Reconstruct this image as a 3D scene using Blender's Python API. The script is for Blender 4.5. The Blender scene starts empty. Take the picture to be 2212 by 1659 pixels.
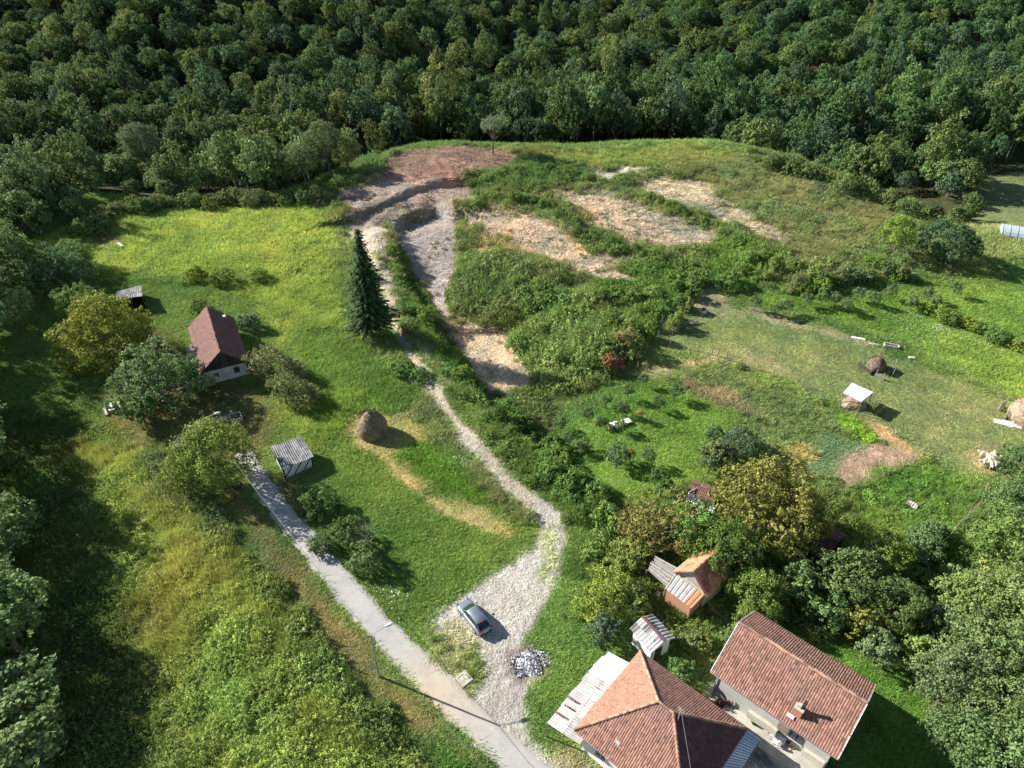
import bpy, math, random
import numpy as np
from mathutils import Vector, Matrix

rnd = random.Random(7)
rng = np.random.default_rng(7)
S = bpy.context.scene

# ------------------------------------------------------------------ camera, light, exposure
CAM_H, PITCH, FPX, CX, CY = 66.0, math.radians(37.0), 1536.0, 1106.0, 829.5
cam_d = bpy.data.cameras.new('camera')
cam = bpy.data.objects.new('camera', cam_d)
S.collection.objects.link(cam)
S.camera = cam
cam.location = (0, 0, CAM_H)
cam.rotation_euler = (math.pi / 2 - PITCH, 0, 0)
cam_d.sensor_width = 36.0
cam_d.lens = 36.0 * FPX / 2212.0
cam_d.clip_start = 0.5
cam_d.clip_end = 3000

SUN_EL = math.radians(28.5)
SH = Vector((12.2, -5.0, 0)).normalized()          # direction in which shadows fall
to_sun = Vector((-SH.x * math.cos(SUN_EL), -SH.y * math.cos(SUN_EL), math.sin(SUN_EL)))
world = bpy.data.worlds.new('World')
S.world = world
world.use_nodes = True
wn = world.node_tree
bg = wn.nodes['Background']
sky = wn.nodes.new('ShaderNodeTexSky')
sky.sky_type = 'NISHITA'
sky.sun_disc = False
sky.sun_elevation = SUN_EL
sky.sun_rotation = math.atan2(to_sun.x, to_sun.y)
sky.air_density = 1.0
sky.dust_density = 0.6
wn.links.new(sky.outputs[0], bg.inputs[0])
bg.inputs[1].default_value = 0.06
sun_d = bpy.data.lights.new('sun', 'SUN')
sun_d.energy = 5.0
sun_d.angle = math.radians(0.5)
sun_d.color = (1.0, 0.965, 0.90)
sun = bpy.data.objects.new('sun', sun_d)
S.collection.objects.link(sun)
sun.rotation_euler = to_sun.to_track_quat('Z', 'Y').to_euler()
sun.location = (-60, 30, 90)
S.view_settings.view_transform = 'Standard'
S.view_settings.look = 'None'
S.view_settings.gamma = 1.0
S.view_settings.use_curve_mapping = False
S.view_settings.exposure = 1.2
S.cycles.max_bounces = 5
S.cycles.diffuse_bounces = 3
S.cycles.transparent_max_bounces = 4

# ------------------------------------------------------------------ basic helpers
def link(o):
    S.collection.objects.link(o)
    return o

def tag(o, label=None, cat=None, group=None, kind=None):
    if label: o['label'] = label
    if cat: o['category'] = cat
    if group: o['group'] = group
    if kind: o['kind'] = kind
    return o

def empty(name, loc, rz=0.0):
    o = link(bpy.data.objects.new(name, None))
    o.location = loc
    o.rotation_euler = (0, 0, rz)
    o.empty_display_size = 0.3
    return o

def part(name, mesh, parent, loc=(0, 0, 0), rot=(0, 0, 0), color=None):
    o = link(bpy.data.objects.new(name, mesh))
    o.parent = parent
    o.location = loc
    o.rotation_euler = rot
    if color: o.color = (*color, 1)
    return o

def copy_tree(o, parent=None):
    c = o.copy()
    link(c)
    c.parent = parent
    for ch in list(o.children):
        copy_tree(ch, c)
    return c

class MB:
    """collects quads, boxes and tubes; build() links them as one mesh object"""
    def __init__(s):
        s.v, s.f, s.m, s.r = [], [], [], []
    def poly(s, pts, m=0, r=0.5):
        n = len(s.v)
        s.v += [tuple(p) for p in pts]
        s.f.append(tuple(range(n, n + len(pts))))
        s.m.append(m); s.r.append(r)
    def box(s, c, size, rz=0.0, m=0, r=0.5, tilt=None):
        hx, hy, hz = size[0] / 2, size[1] / 2, size[2] / 2
        M = Matrix.Rotation(rz, 3, 'Z')
        if tilt is not None: M = M @ tilt
        c = Vector(c)
        P = [c + M @ Vector((x * hx, y * hy, z * hz)) for x, y, z in
             ((-1, -1, -1), (1, -1, -1), (1, 1, -1), (-1, 1, -1), (-1, -1, 1), (1, -1, 1), (1, 1, 1), (-1, 1, 1))]
        n = len(s.v)
        s.v += [tuple(p) for p in P]
        for f in ((0, 3, 2, 1), (4, 5, 6, 7), (0, 1, 5, 4), (1, 2, 6, 5), (2, 3, 7, 6), (3, 0, 4, 7)):
            s.f.append(tuple(n + i for i in f)); s.m.append(m); s.r.append(r)
    def bar(s, a, b, w, h=None, m=0, r=0.5):
        a, b = Vector(a), Vector(b)
        d = b - a
        L = d.length
        if L < 1e-6: return
        q = d.to_track_quat('X', 'Z').to_matrix()
        s.box((a + b) / 2, (L, w, h or w), 0, m, r, tilt=q)
    def tube(s, pts, rad, seg=6, m=0, r=0.5, cap=True):
        pts = [Vector(p) for p in pts]
        if not hasattr(rad, '__len__'): rad = [rad] * len(pts)
        n0 = len(s.v)
        for i, p in enumerate(pts):
            d = (pts[min(i + 1, len(pts) - 1)] - pts[max(i - 1, 0)])
            q = d.to_track_quat('Z', 'X').to_matrix()
            for k in range(seg):
                a = 2 * math.pi * k / seg
                s.v.append(tuple(p + q @ Vector((math.cos(a) * rad[i], math.sin(a) * rad[i], 0))))
        for i in range(len(pts) - 1):
            for k in range(seg):
                a, b = n0 + i * seg + k, n0 + i * seg + (k + 1) % seg
                s.f.append((a, b, b + seg, a + seg)); s.m.append(m); s.r.append(r)
        if cap:
            s.f.append(tuple(n0 + k for k in reversed(range(seg)))); s.m.append(m); s.r.append(r)
            e = n0 + (len(pts) - 1) * seg
            s.f.append(tuple(e + k for k in range(seg))); s.m.append(m); s.r.append(r)
    def mesh(s, name, mats, smooth=False):
        me = bpy.data.meshes.new(name)
        me.from_pydata(s.v, [], s.f)
        for m in (mats if isinstance(mats, (list, tuple)) else [mats]): me.materials.append(m)
        me.polygons.foreach_set('material_index', s.m)
        at = me.attributes.new('v', 'FLOAT', 'FACE')
        at.data.foreach_set('value', np.array(s.r, dtype=np.float32))
        if smooth: me.polygons.foreach_set('use_smooth', [True] * len(s.f))
        me.update()
        return me
    def build(s, name, mats, parent=None, smooth=False, loc=(0, 0, 0), rz=0.0):
        o = link(bpy.data.objects.new(name, s.mesh(name, mats, smooth)))
        o.parent = parent
        o.location = loc
        o.rotation_euler = (0, 0, rz)
        return o

# value noise
_P = rng.random((256, 256))
def vnoise(x, y, s=1.0, o=0.0):
    x = np.asarray(x, float) / s + o * 17.3 + 1000; y = np.asarray(y, float) / s + o * 9.7 + 1000
    xi, yi = np.floor(x).astype(int), np.floor(y).astype(int)
    fx, fy = x - xi, y - yi
    fx = fx * fx * (3 - 2 * fx); fy = fy * fy * (3 - 2 * fy)
    g = lambda a, b: _P[a & 255, b & 255]
    return (g(xi, yi) * (1 - fx) + g(xi + 1, yi) * fx) * (1 - fy) + (g(xi, yi + 1) * (1 - fx) + g(xi + 1, yi + 1) * fx) * fy
def fbm(x, y, s=1.0, o=0.0, n=4):
    t, a, w = 0, 1.0, 0
    for i in range(n):
        t = t + a * vnoise(x, y, s / 2 ** i, o + i); w += a; a *= .5
    return t / w
def sst(a, b, x):
    t = np.clip((np.asarray(x, float) - a) / (b - a), 0, 1)
    return t * t * (3 - 2 * t)

# ------------------------------------------------------------------ terrain
def ray(px, py):
    u = (px - CX) / FPX; v = (CY - py) / FPX
    return np.array([u, math.cos(PITCH) + v * math.sin(PITCH), -math.sin(PITCH) + v * math.cos(PITCH)])
def Gz(px, py, z=0.0):
    d = ray(px, py); t = (z - CAM_H) / d[2]
    return (d[0] * t, d[1] * t)
def pline_dist(x, y, pts):
    """signed distance to an open polyline; positive on the right-hand side of its direction"""
    best = np.full(np.shape(x), 1e9); sg = np.ones(np.shape(x))
    for (ax, ay), (bx, by) in zip(pts[:-1], pts[1:]):
        dx, dy = bx - ax, by - ay
        t = np.clip(((x - ax) * dx + (y - ay) * dy) / (dx * dx + dy * dy), 0, 1)
        qx, qy = x - ax - t * dx, y - ay - t * dy
        d = np.hypot(qx, qy)
        s_ = np.where(dx * (y - ay) - dy * (x - ax) > 0, -1.0, 1.0)
        m = d < best
        best = np.where(m, d, best); sg = np.where(m, s_, sg)
    return best * sg
_edge = [Gz(*p, 5) for p in ((600, 395), (705, 372), (760, 352), (830, 335), (900, 322), (980, 316), (1130, 324), (1250, 322), (1400, 314), (1550, 312), (1640, 330), (1750, 362), (1850, 395), (1950, 432), (2060, 470))]
EX = np.array([p[0] for p in _edge]); EY = np.array([p[1] for p in _edge])
dug = [Gz(*p, 1) for p in ((1090, 905), (1030, 858), (985, 790), (940, 715), (895, 655), (860, 595), (846, 535), (838, 492), (880, 462), (935, 455), (985, 468))]
bench = [Gz(*p, 2) for p in ((775, 462), (820, 452), (860, 438), (920, 415), (1000, 408), (1080, 402))]
cut = [Gz(*p, -1) for p in ((955, 690), (1010, 692), (1075, 690), (1120, 680))]
def edge_y(x):
    return np.interp(x, EX, EY)
def terrain(x, y):
    x = np.asarray(x, float); y = np.asarray(y, float)
    z = np.zeros(np.broadcast(x, y).shape)
    # the cleared hill
    z = z + 5.5 * sst(105, 178, y) * sst(-75, -20, x) * (1 - sst(62, 120, x)) * (1 + 0.12 * (fbm(x, y, 24, 3, 2) - .5))
    # falls away past the ridge, then the wooded hillside climbs
    ey = edge_y(x)
    amp = 6 + 9 * sst(-60, -25, x) - 10 * sst(70, 125, x)
    z = z - amp * sst(0, 30, y - ey) * sst(-400, -60, x * 0 + 1)
    slope = np.interp(x, [-300, -120, 0, 120, 300], [.34, .30, .20, .10, .07])
    z = z + slope * np.clip(y - 230, 0, 330) * (1 + .15 * (fbm(x, y, 70, 8, 2) - .5)) + 26 * (fbm(x, y, 75, 9, 2) - .5) * sst(225, 290, y)
    z = z + np.maximum(0, -x - 90) * 0.05 * sst(60, 160, y)
    # the lower-left weed field slopes down gently
    z = z - 2.2 * sst(0, 22, -x - 22 - (y - 40) * .62) * (1 - sst(75, 95, y))
    # dug benches
    d = pline_dist(x, y, dug)
    d = d + .9 * (fbm(x, y, 4, 61, 3) - .5)
    xm = np.interp(y, [80, 110, 140, 152, 170], [14, 6, -4, -9, -9])
    dm = sst(58, 74, y) * (1 - sst(xm - 7, xm + 4, x))
    z = z - np.interp(y, [80, 130, 150], [2.2, 2.4, 3.0]) * sst(0, 1.5, d) * (1 - sst(14, 30, d)) * dm
    z = z + 0.6 * sst(0, 3, -d) * (1 - sst(3, 6, -d)) * sst(70, 90, y) * dm
    d = pline_dist(x, y, bench)
    d = d + .8 * (fbm(x, y, 5, 62, 3) - .5)
    z = z - 1.5 * sst(0, 1.0, d) * (1 - sst(6, 13, d)) * (1 - sst(-12, -3, x)) * sst(-46, -38, x)
    rd = np.abs((x + 14) * .78 + (y - 166) * .62 + 2.5 * (fbm(x, y, 8, 63, 2) - .5))
    z = z + 1.3 * np.exp(-(rd / 2.6) ** 2) * sst(158, 164, y) * (1 - sst(174, 182, y)) * sst(-22, -16, x) * (1 - sst(-10, -2, x))
    d = pline_dist(x, y, cut)
    z = z - 1.1 * sst(0, .9, d) * (1 - sst(6, 14, d))
    # ruts and mounds
    site = sst(112, 125, y) * (1 - sst(0, 8, y - ey)) * sst(-50, -40, x)
    z = z + site * (0.9 * (fbm(x, y, 9, 5, 3) - .5) + .35 * (fbm(x, y, 2.2, 64, 2) - .5) + .10 * np.sin((x * .35 + y) * 2.4 + 3 * fbm(x, y, 12, 65, 2)))
    z = z + 0.16 * (fbm(x, y, 3.2, 6, 3) - .5) + 0.5 * (fbm(x, y, 30, 7, 2) - .5) * sst(45, 60, y)
    return z
def G(px, py, h=0.0):
    """point above the terrain (by h) that is seen at photo position px, py"""
    d = ray(px, py)
    lo, hi = 20.0, None
    ts = np.linspace(25, 900, 900)
    gap = CAM_H + d[2] * ts - terrain(d[0] * ts, d[1] * ts) - h
    i = int(np.argmax(gap < 0)) if (gap < 0).any() else len(ts) - 1
    a, b = ts[max(i - 1, 0)], ts[i]
    for _ in range(18):
        m = (a + b) / 2
        if CAM_H + d[2] * m - float(terrain(d[0] * m, d[1] * m)) - h < 0: b = m
        else: a = m
    return Vector((d[0] * b, d[1] * b, float(terrain(d[0] * b, d[1] * b))))
def T(x, y): return float(terrain(x, y))
def poly_sd(x, y, pts):
    """signed distance, positive inside"""
    inside = np.zeros(np.shape(x), bool); best = np.full(np.shape(x), 1e9)
    n = len(pts)
    for i in range(n):
        ax, ay = pts[i]; bx, by = pts[(i + 1) % n]
        dx, dy = bx - ax, by - ay
        t = np.clip(((x - ax) * dx + (y - ay) * dy) / (dx * dx + dy * dy + 1e-9), 0, 1)
        best = np.minimum(best, np.hypot(x - ax - t * dx, y - ay - t * dy))
        c = ((ay > y) != (by > y)) & (x < dx * (y - ay) / (dy if abs(dy) > 1e-9 else 1e-9) + ax)
        inside ^= c
    return np.where(inside, best, -best)

# ------------------------------------------------------------------ ground zones (photo outlines laid on the terrain)
# name, outline, edge softness m, colour, grass height, weed density, weed size, weed tint, gravel
def Z(name, pts, soft, col, gh=None, wd=None, ws=None, wt=None, gv=0.0, amp=1.0, mix=1.0):
    return dict(name=name, pts=[tuple(G(*p)[:2]) for p in pts], soft=soft, col=col, gh=gh, wd=wd, ws=ws, wt=wt, gv=gv, amp=amp, mix=mix)
GREEN = (0.105, 0.165, 0.038); MEADOW = (0.195, 0.24, 0.05); OLIVE = (0.160, 0.140, 0.055); STRAW = (0.30, 0.25, 0.105)
TAN = (0.37, 0.305, 0.225); RED = (0.225, 0.145, 0.11); GREYD = (0.265, 0.235, 0.225); GRAVEL = (0.42, 0.385, 0.33)
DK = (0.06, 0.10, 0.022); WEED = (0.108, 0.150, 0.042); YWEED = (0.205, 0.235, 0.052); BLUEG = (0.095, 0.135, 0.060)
zones = [
 Z('m1', ((60, 540), (120, 500), (200, 472), (330, 455), (500, 450), (690, 440), (735, 500), (745, 600), (760, 720), (830, 760), (930, 850), (900, 890), (780, 890), (730, 960), (700, 1000), (600, 900), (640, 780), (540, 640), (400, 600), (300, 590), (220, 600), (160, 560)), 1.2, MEADOW, .30, 0.02, .5, MEADOW),
 Z('m2', ((640, 720), (740, 700), (840, 760), (930, 850), (940, 930), (1000, 1000), (1080, 1080), (1150, 1140), (1130, 1180), (1000, 1270), (930, 1340), (860, 1300), (820, 1240), (850, 1180), (800, 1120), (690, 1060), (690, 960), (640, 880)), 2.5, (0.105, 0.170, 0.034), .25, .0),
 Z('tuftm', ((640, 830), (800, 860), (880, 900), (760, 960), (690, 930)), 1.5, (0.12, 0.19, 0.03), .45, 0.15, .5, (0.15, 0.2, 0.03)),
 Z('mownpatch', ((190, 470), (230, 465), (250, 500), (270, 530), (200, 545), (190, 500)), .8, (0.20, 0.19, 0.06), .08),
 Z('yard', ((380, 740), (430, 820), (540, 830), (600, 900), (560, 1000), (640, 1060), (700, 1130), (620, 1120), (520, 1000), (440, 1000), (380, 960), (300, 960), (220, 930), (260, 800), (330, 700)), 2, (0.115, 0.118, 0.040), .12),
 Z('hay', ((740, 900), (790, 885), (850, 895), (900, 885), (925, 880), (915, 905), (930, 940), (905, 970), (860, 975), (850, 985), (900, 1030), (960, 1075), (1050, 1100), (1120, 1140), (1110, 1165), (1050, 1150), (960, 1105), (880, 1050), (830, 985), (760, 960), (735, 935)), .8, (0.25, 0.235, 0.085), .1, 0),
 Z('hay2', ((740, 930), (770, 950), (850, 1000), (910, 1055), (960, 1092), (1030, 1115), (1090, 1155), (1050, 1150), (940, 1105), (870, 1045), (820, 985), (755, 958)), .3, STRAW, .05, 0, amp=.5),
 Z('greenpatch', ((905, 955), (990, 1000), (1070, 1090), (1040, 1085), (960, 1060), (900, 1020), (860, 985)), .5, (0.085, 0.165, 0.020), .3, 0),
 Z('verge', ((470, 1050), (520, 1020), (600, 1150), (700, 1290), (820, 1420), (1000, 1600), (1060, 1659), (1120, 1760), (900, 1760), (960, 1659), (850, 1560), (740, 1450), (640, 1340), (560, 1230)), 1.2, (0.17, 0.15, 0.055), .12, 0, gv=0),
 Z('verger', ((640, 1130), (740, 1220), (800, 1300), (860, 1360), (960, 1470), (1010, 1540), (960, 1520), (880, 1420), (800, 1330), (720, 1230)), .8, (0.19, 0.165, 0.06), .15, 0.03, .4, OLIVE),
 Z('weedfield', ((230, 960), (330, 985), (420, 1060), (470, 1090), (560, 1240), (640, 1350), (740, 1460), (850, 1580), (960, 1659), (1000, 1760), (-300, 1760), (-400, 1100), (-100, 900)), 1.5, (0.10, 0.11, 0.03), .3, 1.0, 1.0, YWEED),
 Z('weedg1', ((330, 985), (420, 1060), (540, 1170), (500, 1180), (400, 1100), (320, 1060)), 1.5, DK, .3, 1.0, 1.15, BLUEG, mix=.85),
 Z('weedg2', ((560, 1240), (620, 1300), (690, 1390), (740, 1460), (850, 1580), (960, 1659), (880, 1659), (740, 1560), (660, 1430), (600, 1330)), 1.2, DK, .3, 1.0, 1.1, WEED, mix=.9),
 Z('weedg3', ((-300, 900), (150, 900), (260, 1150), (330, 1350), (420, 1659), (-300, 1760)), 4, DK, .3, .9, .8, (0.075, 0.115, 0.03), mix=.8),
 Z('bankgrass', ((850, 1570), (960, 1600), (1080, 1680), (960, 1680)), .8, (0.085, 0.16, 0.03), .3, .1, .5, WEED),
 Z('trackside', ((700, 440), (735, 455), (760, 520), (800, 700), (860, 760), (930, 850), (880, 830), (780, 740), (740, 640), (720, 500)), 1.0, (0.16, 0.19, 0.06), .3, .35, .6, (0.14, 0.19, 0.06)),
 Z('strip', ((930, 850), (960, 830), (1020, 900), (1060, 880), (1190, 930), (1230, 1010), (1350, 1090), (1350, 1130), (1260, 1140), (1170, 1070), (1080, 990), (1000, 900)), 1.5, (0.11, 0.15, 0.04), .3, .55, .8, (0.095, 0.165, 0.035)),
 Z('stripl', ((900, 850), (940, 880), (1010, 960), (1120, 1070), (1160, 1130), (1120, 1120), (1040, 1050), (960, 960), (900, 900)), 1.2, (0.15, 0.17, 0.065), .35, .25, .5, (0.17, 0.18, 0.08)),
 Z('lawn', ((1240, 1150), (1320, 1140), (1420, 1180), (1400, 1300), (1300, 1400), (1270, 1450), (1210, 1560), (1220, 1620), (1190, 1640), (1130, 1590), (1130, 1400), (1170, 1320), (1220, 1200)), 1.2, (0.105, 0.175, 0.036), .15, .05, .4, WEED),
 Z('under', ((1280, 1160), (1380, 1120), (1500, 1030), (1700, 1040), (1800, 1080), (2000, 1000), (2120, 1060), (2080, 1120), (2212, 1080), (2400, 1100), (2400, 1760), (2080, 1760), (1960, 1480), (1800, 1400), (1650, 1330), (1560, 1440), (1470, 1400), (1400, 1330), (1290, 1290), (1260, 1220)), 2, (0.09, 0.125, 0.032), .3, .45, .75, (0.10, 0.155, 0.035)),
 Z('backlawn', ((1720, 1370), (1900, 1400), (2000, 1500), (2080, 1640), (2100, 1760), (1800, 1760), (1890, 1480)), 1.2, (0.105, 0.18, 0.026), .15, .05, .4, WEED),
 # cleared hill
 Z('site', ((700, 430), (760, 365), (830, 338), (980, 318), (1250, 325), (1550, 314), (1650, 334), (1850, 400), (1960, 450), (2040, 480), (1980, 560), (1900, 590), (1760, 600), (1640, 620), (1530, 600), (1480, 640), (1400, 720), (1370, 790), (1290, 840), (1220, 870), (1180, 930), (1060, 900), (960, 820), (870, 700), (790, 560), (740, 480)), 1.5, (0.24, 0.215, 0.12), .3, .62, 1.05, (0.115, 0.158, 0.045), amp=2),
 Z('dgreen', ((1000, 400), (1130, 340), (1280, 350), (1270, 400), (1120, 410), (1020, 420)), 1.5, DK, .3, .95, 1.0, (0.085, 0.15, 0.045)),
 Z('ygreen', ((1180, 335), (1400, 318), (1560, 315), (1600, 350), (1400, 365), (1270, 360)), 1.5, (0.16, 0.19, 0.05), .3, .8, .7, (0.19, 0.22, 0.06)),
 Z('rgreen', ((1500, 345), (1650, 345), (1850, 410), (1960, 460), (1940, 520), (1800, 560), (1650, 530), (1560, 450), (1480, 390)), 3, (0.20, 0.19, 0.085), .3, .8, .8, (0.145, 0.175, 0.062), amp=2),
 Z('rbank', ((1530, 520), (1620, 520), (1700, 560), (1640, 620), (1560, 620), (1500, 600)), 2, DK, .3, 1.0, 1.15, (0.09, 0.17, 0.03), amp=2),
 Z('mound1', ((990, 600), (1040, 560), (1110, 560), (1190, 590), (1210, 640), (1160, 690), (1090, 700), (1040, 690), (985, 680), (970, 640)), 1.6, DK, .3, .95, 1.7, (0.10, 0.145, 0.045)),
 Z('mound2', ((1120, 690), (1200, 640), (1290, 640), (1380, 680), (1400, 730), (1340, 800), (1250, 850), (1180, 850), (1140, 800), (1100, 740)), 1.6, DK, .3, 1.0, 1.8, (0.125, 0.178, 0.05)),
 Z('mound3', ((1280, 600), (1440, 560), (1540, 590), (1470, 650), (1390, 730), (1300, 690)), 1.6, DK, .3, 1.0, 1.25, (0.085, 0.15, 0.03)),
 Z('softredbank', ((705, 375), (770, 350), (830, 345), (815, 375), (760, 405), (705, 415)), 1.0, DK, .3, 1.0, 1.0, (0.10, 0.165, 0.05)),
 Z('soilred', ((820, 372), (835, 340), (900, 322), (980, 316), (1080, 322), (1130, 336), (1110, 358), (1010, 372), (1000, 400), (1060, 405), (900, 415), (820, 400)), 1.0, RED, .1, .0, gv=.35, amp=1.5),
 Z('soilbench', ((740, 410), (830, 385), (1000, 405), (1040, 420), (1000, 440), (960, 450), (880, 458), (830, 480), (850, 540), (800, 520), (760, 470), (715, 430)), 1.0, (0.27, 0.215, 0.175), .08, .03, .3, WEED, gv=.4),
 Z('soilgrey', ((840, 488), (880, 462), (940, 452), (995, 464), (990, 500), (990, 560), (975, 640), (980, 690), (940, 690), (905, 640), (870, 560)), .8, (0.31, 0.27, 0.245), .08, .06, .4, WEED, gv=.5),
 Z('soilb', ((1005, 452), (1100, 448), (1165, 462), (1222, 503), (1250, 530), (1310, 560), (1370, 605), (1330, 612), (1270, 595), (1180, 560), (1120, 528), (1060, 490)), 1.6, TAN, .12, .10, .40, WEED, gv=.18, amp=1.6),
 Z('soilc', ((1215, 425), (1260, 410), (1330, 420), (1420, 450), (1500, 480), (1550, 510), (1530, 530), (1440, 535), (1370, 525), (1300, 485), (1235, 452)), 1.8, TAN, .12, .13, .40, WEED, gv=.18, amp=1.8),
 Z('soild', ((1370, 388), (1450, 385), (1540, 405), (1560, 440), (1620, 470), (1690, 510), (1660, 520), (1560, 482), (1480, 445), (1390, 415)), 1.6, (0.41, 0.335, 0.24), .12, .10, .40, WEED, gv=.18, amp=1.8),
 Z('soile0', ((1270, 375), (1350, 362), (1400, 365), (1350, 380), (1300, 395)), .8, (0.46, 0.42, 0.35), .1, .1, .3, WEED, gv=.4, amp=1.5),
 Z('soile', ((975, 712), (1010, 700), (1080, 702), (1105, 735), (1130, 790), (1150, 830), (1100, 850), (1040, 850), (1000, 790)), .7, (0.41, 0.335, 0.245), .12, .10, .40, WEED, gv=.18, amp=1.2),
 Z('soilbank', ((920, 640), (965, 690), (985, 720), (1010, 800), (980, 790), (940, 720), (900, 650)), .6, (0.28, 0.23, 0.18), .1, .2, .6, WEED),
 Z('bank', ((838, 530), (850, 520), (880, 575), (925, 640), (985, 760), (1050, 860), (1020, 870), (960, 800), (900, 720), (855, 610)), .7, (0.13, 0.14, 0.05), .2, .9, .95, (0.10, 0.165, 0.035)),
 # orchard, garden, pasture
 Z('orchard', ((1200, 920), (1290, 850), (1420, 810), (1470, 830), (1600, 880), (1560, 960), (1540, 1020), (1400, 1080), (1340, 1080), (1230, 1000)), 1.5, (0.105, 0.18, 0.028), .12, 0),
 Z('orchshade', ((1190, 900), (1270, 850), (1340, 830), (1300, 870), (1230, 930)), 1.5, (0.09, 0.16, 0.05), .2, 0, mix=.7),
 Z('pasture', ((1470, 640), (1560, 640), (1640, 670), (1840, 715), (2000, 790), (2212, 870), (2400, 930), (2400, 1010), (2120, 1040), (2020, 1000), (1860, 900), (1700, 820), (1560, 780), (1400, 760), (1420, 700)), 1.0, (0.138, 0.172, 0.056), .07, 0, amp=1.5),
 Z('pastdirt', ((1600, 760), (1680, 775), (1760, 800), (1700, 805), (1620, 790)), 2.5, (0.24, 0.21, 0.11), .05, 0, mix=.4, amp=3),
 Z('pastdirt2', ((1960, 860), (2080, 850), (2110, 920), (2030, 950)), 4, (0.22, 0.20, 0.10), .05, 0, mix=.35, amp=3),
 Z('pastedge', ((1620, 672), (1760, 702), (1900, 740), (1860, 745), (1740, 716), (1640, 690)), 1, (0.33, 0.27, 0.15), .05, 0, mix=.7, amp=1.5),
 Z('cornerdirt', ((1500, 625), (1540, 610), (1580, 650), (1610, 675), (1560, 680), (1480, 680)), 2, (0.26, 0.23, 0.13), .05, 0, mix=.8),
 Z('lane', ((1345, 810), (1440, 780), (1540, 768), (1560, 785), (1480, 800), (1420, 830), (1380, 815)), 1.2, (0.30, 0.27, 0.13), .05, 0, mix=.85),
 Z('farmeadow', ((1620, 640), (1800, 640), (1960, 620), (2100, 620), (2212, 600), (2400, 640), (2400, 900), (2212, 862), (2000, 785), (1850, 712)), 1.5, (0.13, 0.20, 0.035), .2, 0.02, .4, MEADOW, amp=1.5),
 Z('garden', ((1480, 800), (1560, 785), (1640, 820), (1760, 870), (1880, 940), (1990, 1000), (1820, 1060), (1740, 1030), (1700, 1000), (1640, 960), (1600, 890), (1480, 850)), 1.0, (0.125, 0.165, 0.055), .2, .3, .55, (0.12, 0.17, 0.055)),
 Z('gardenbrown', ((1475, 815), (1540, 830), (1640, 880), (1700, 905), (1640, 905), (1540, 870), (1480, 840)), .8, (0.20, 0.17, 0.085), .25, .3, .45, (0.20, 0.17, 0.085)),
 Z('gardengrass', ((1780, 940), (1860, 950), (1880, 990), (1800, 1030), (1740, 1020), (1730, 980)), 1, (0.11, 0.165, 0.07), .12, 0),
 Z('plough', ((1890, 955), (1965, 975), (1985, 1000), (1900, 1030), (1820, 1055), (1800, 1020), (1850, 975)), .7, (0.34, 0.24, 0.16), .05, 0, gv=.8, amp=.8),
 Z('straw', ((1870, 905), (1920, 920), (1975, 965), (1990, 985), (1950, 975), (1900, 945)), .6, (0.36, 0.25, 0.12), .05, 0, gv=.3),
 Z('yellowplants', ((1690, 960), (1730, 955), (1760, 975), (1740, 990), (1700, 985)), .6, (0.24, 0.22, 0.07), .2, .6, .4, (0.26, 0.24, 0.06)),
 Z('pumpkin', ((1805, 905), (1830, 900), (1890, 945), (1870, 960), (1830, 935)), .4, (0.13, 0.24, 0.02), .2, 1, .55, (0.20, 0.36, 0.03), amp=.5),
 Z('weedsr', ((1900, 1010), (2000, 1000), (2120, 1050), (2080, 1120), (1990, 1240), (1900, 1180), (1850, 1090)), 1.5, (0.10, 0.16, 0.035), .3, .35, .6, (0.12, 0.21, 0.035)),
 Z('rightstrip', ((1960, 560), (2060, 600), (2212, 560), (2400, 600), (2400, 400), (2212, 400), (2110, 400), (2100, 470)), 2, (0.15, 0.18, 0.06), .3, .3, .6, (0.16, 0.19, 0.07)),
 Z('rightfar', ((2110, 385), (2212, 375), (2400, 380), (2400, 470), (2212, 475), (2120, 470)), 1.5, (0.17, 0.19, 0.07), .1, 0, amp=1.5),
 Z('sheepdirt', ((2090, 970), (2170, 960), (2180, 1020), (2110, 1040)), 1.2, (0.26, 0.22, 0.10), .05, 0, mix=.7),
 Z('track', ((740, 470), (790, 520), (820, 560), (850, 640), (860, 690), (880, 740), (920, 790), (960, 850), (1000, 905), (1050, 960), (1100, 1020), (1150, 1060), (1215, 1110), (1215, 1160), (1180, 1170), (1140, 1110), (1080, 1050), (1010, 980), (960, 900), (920, 840), (870, 760), (840, 700), (815, 600), (775, 540)), .55, (0.42, 0.37, 0.285), .08, .0, gv=.8, amp=.7),
 Z('tracktop', ((740, 470), (790, 520), (820, 560), (835, 640), (845, 700), (860, 700), (855, 620), (838, 550), (840, 500), (800, 480)), .5, (0.35, 0.30, 0.24), .08, .02, .3, WEED, gv=.6),
 Z('gravel', ((1000, 1290), (1080, 1230), (1150, 1180), (1165, 1130), (1150, 1060), (1210, 1110), (1218, 1160), (1205, 1230), (1160, 1330), (1135, 1400), (1145, 1440), (1140, 1500), (1145, 1590), (1190, 1640), (1215, 1659), (1270, 1760), (1200, 1800), (1070, 1600), (1010, 1510), (1040, 1470), (1010, 1400), (940, 1370), (930, 1340)), .45, GRAVEL, .06, 0, gv=1.0, amp=.6),
 Z('graveltuft', ((1165, 1160), (1190, 1130), (1200, 1180), (1185, 1240), (1165, 1260)), .4, (0.25, 0.30, 0.10), .2, .1, .3, WEED, gv=.4, mix=.6, amp=1.2),
 Z('gravelweed', ((925, 1360), (1000, 1340), (1030, 1400), (1045, 1440), (1040, 1480), (1010, 1510), (970, 1460), (930, 1400)), .7, (0.27, 0.26, 0.14), .2, .12, .35, (0.15, 0.19, 0.05), gv=.6, mix=.8),
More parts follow.
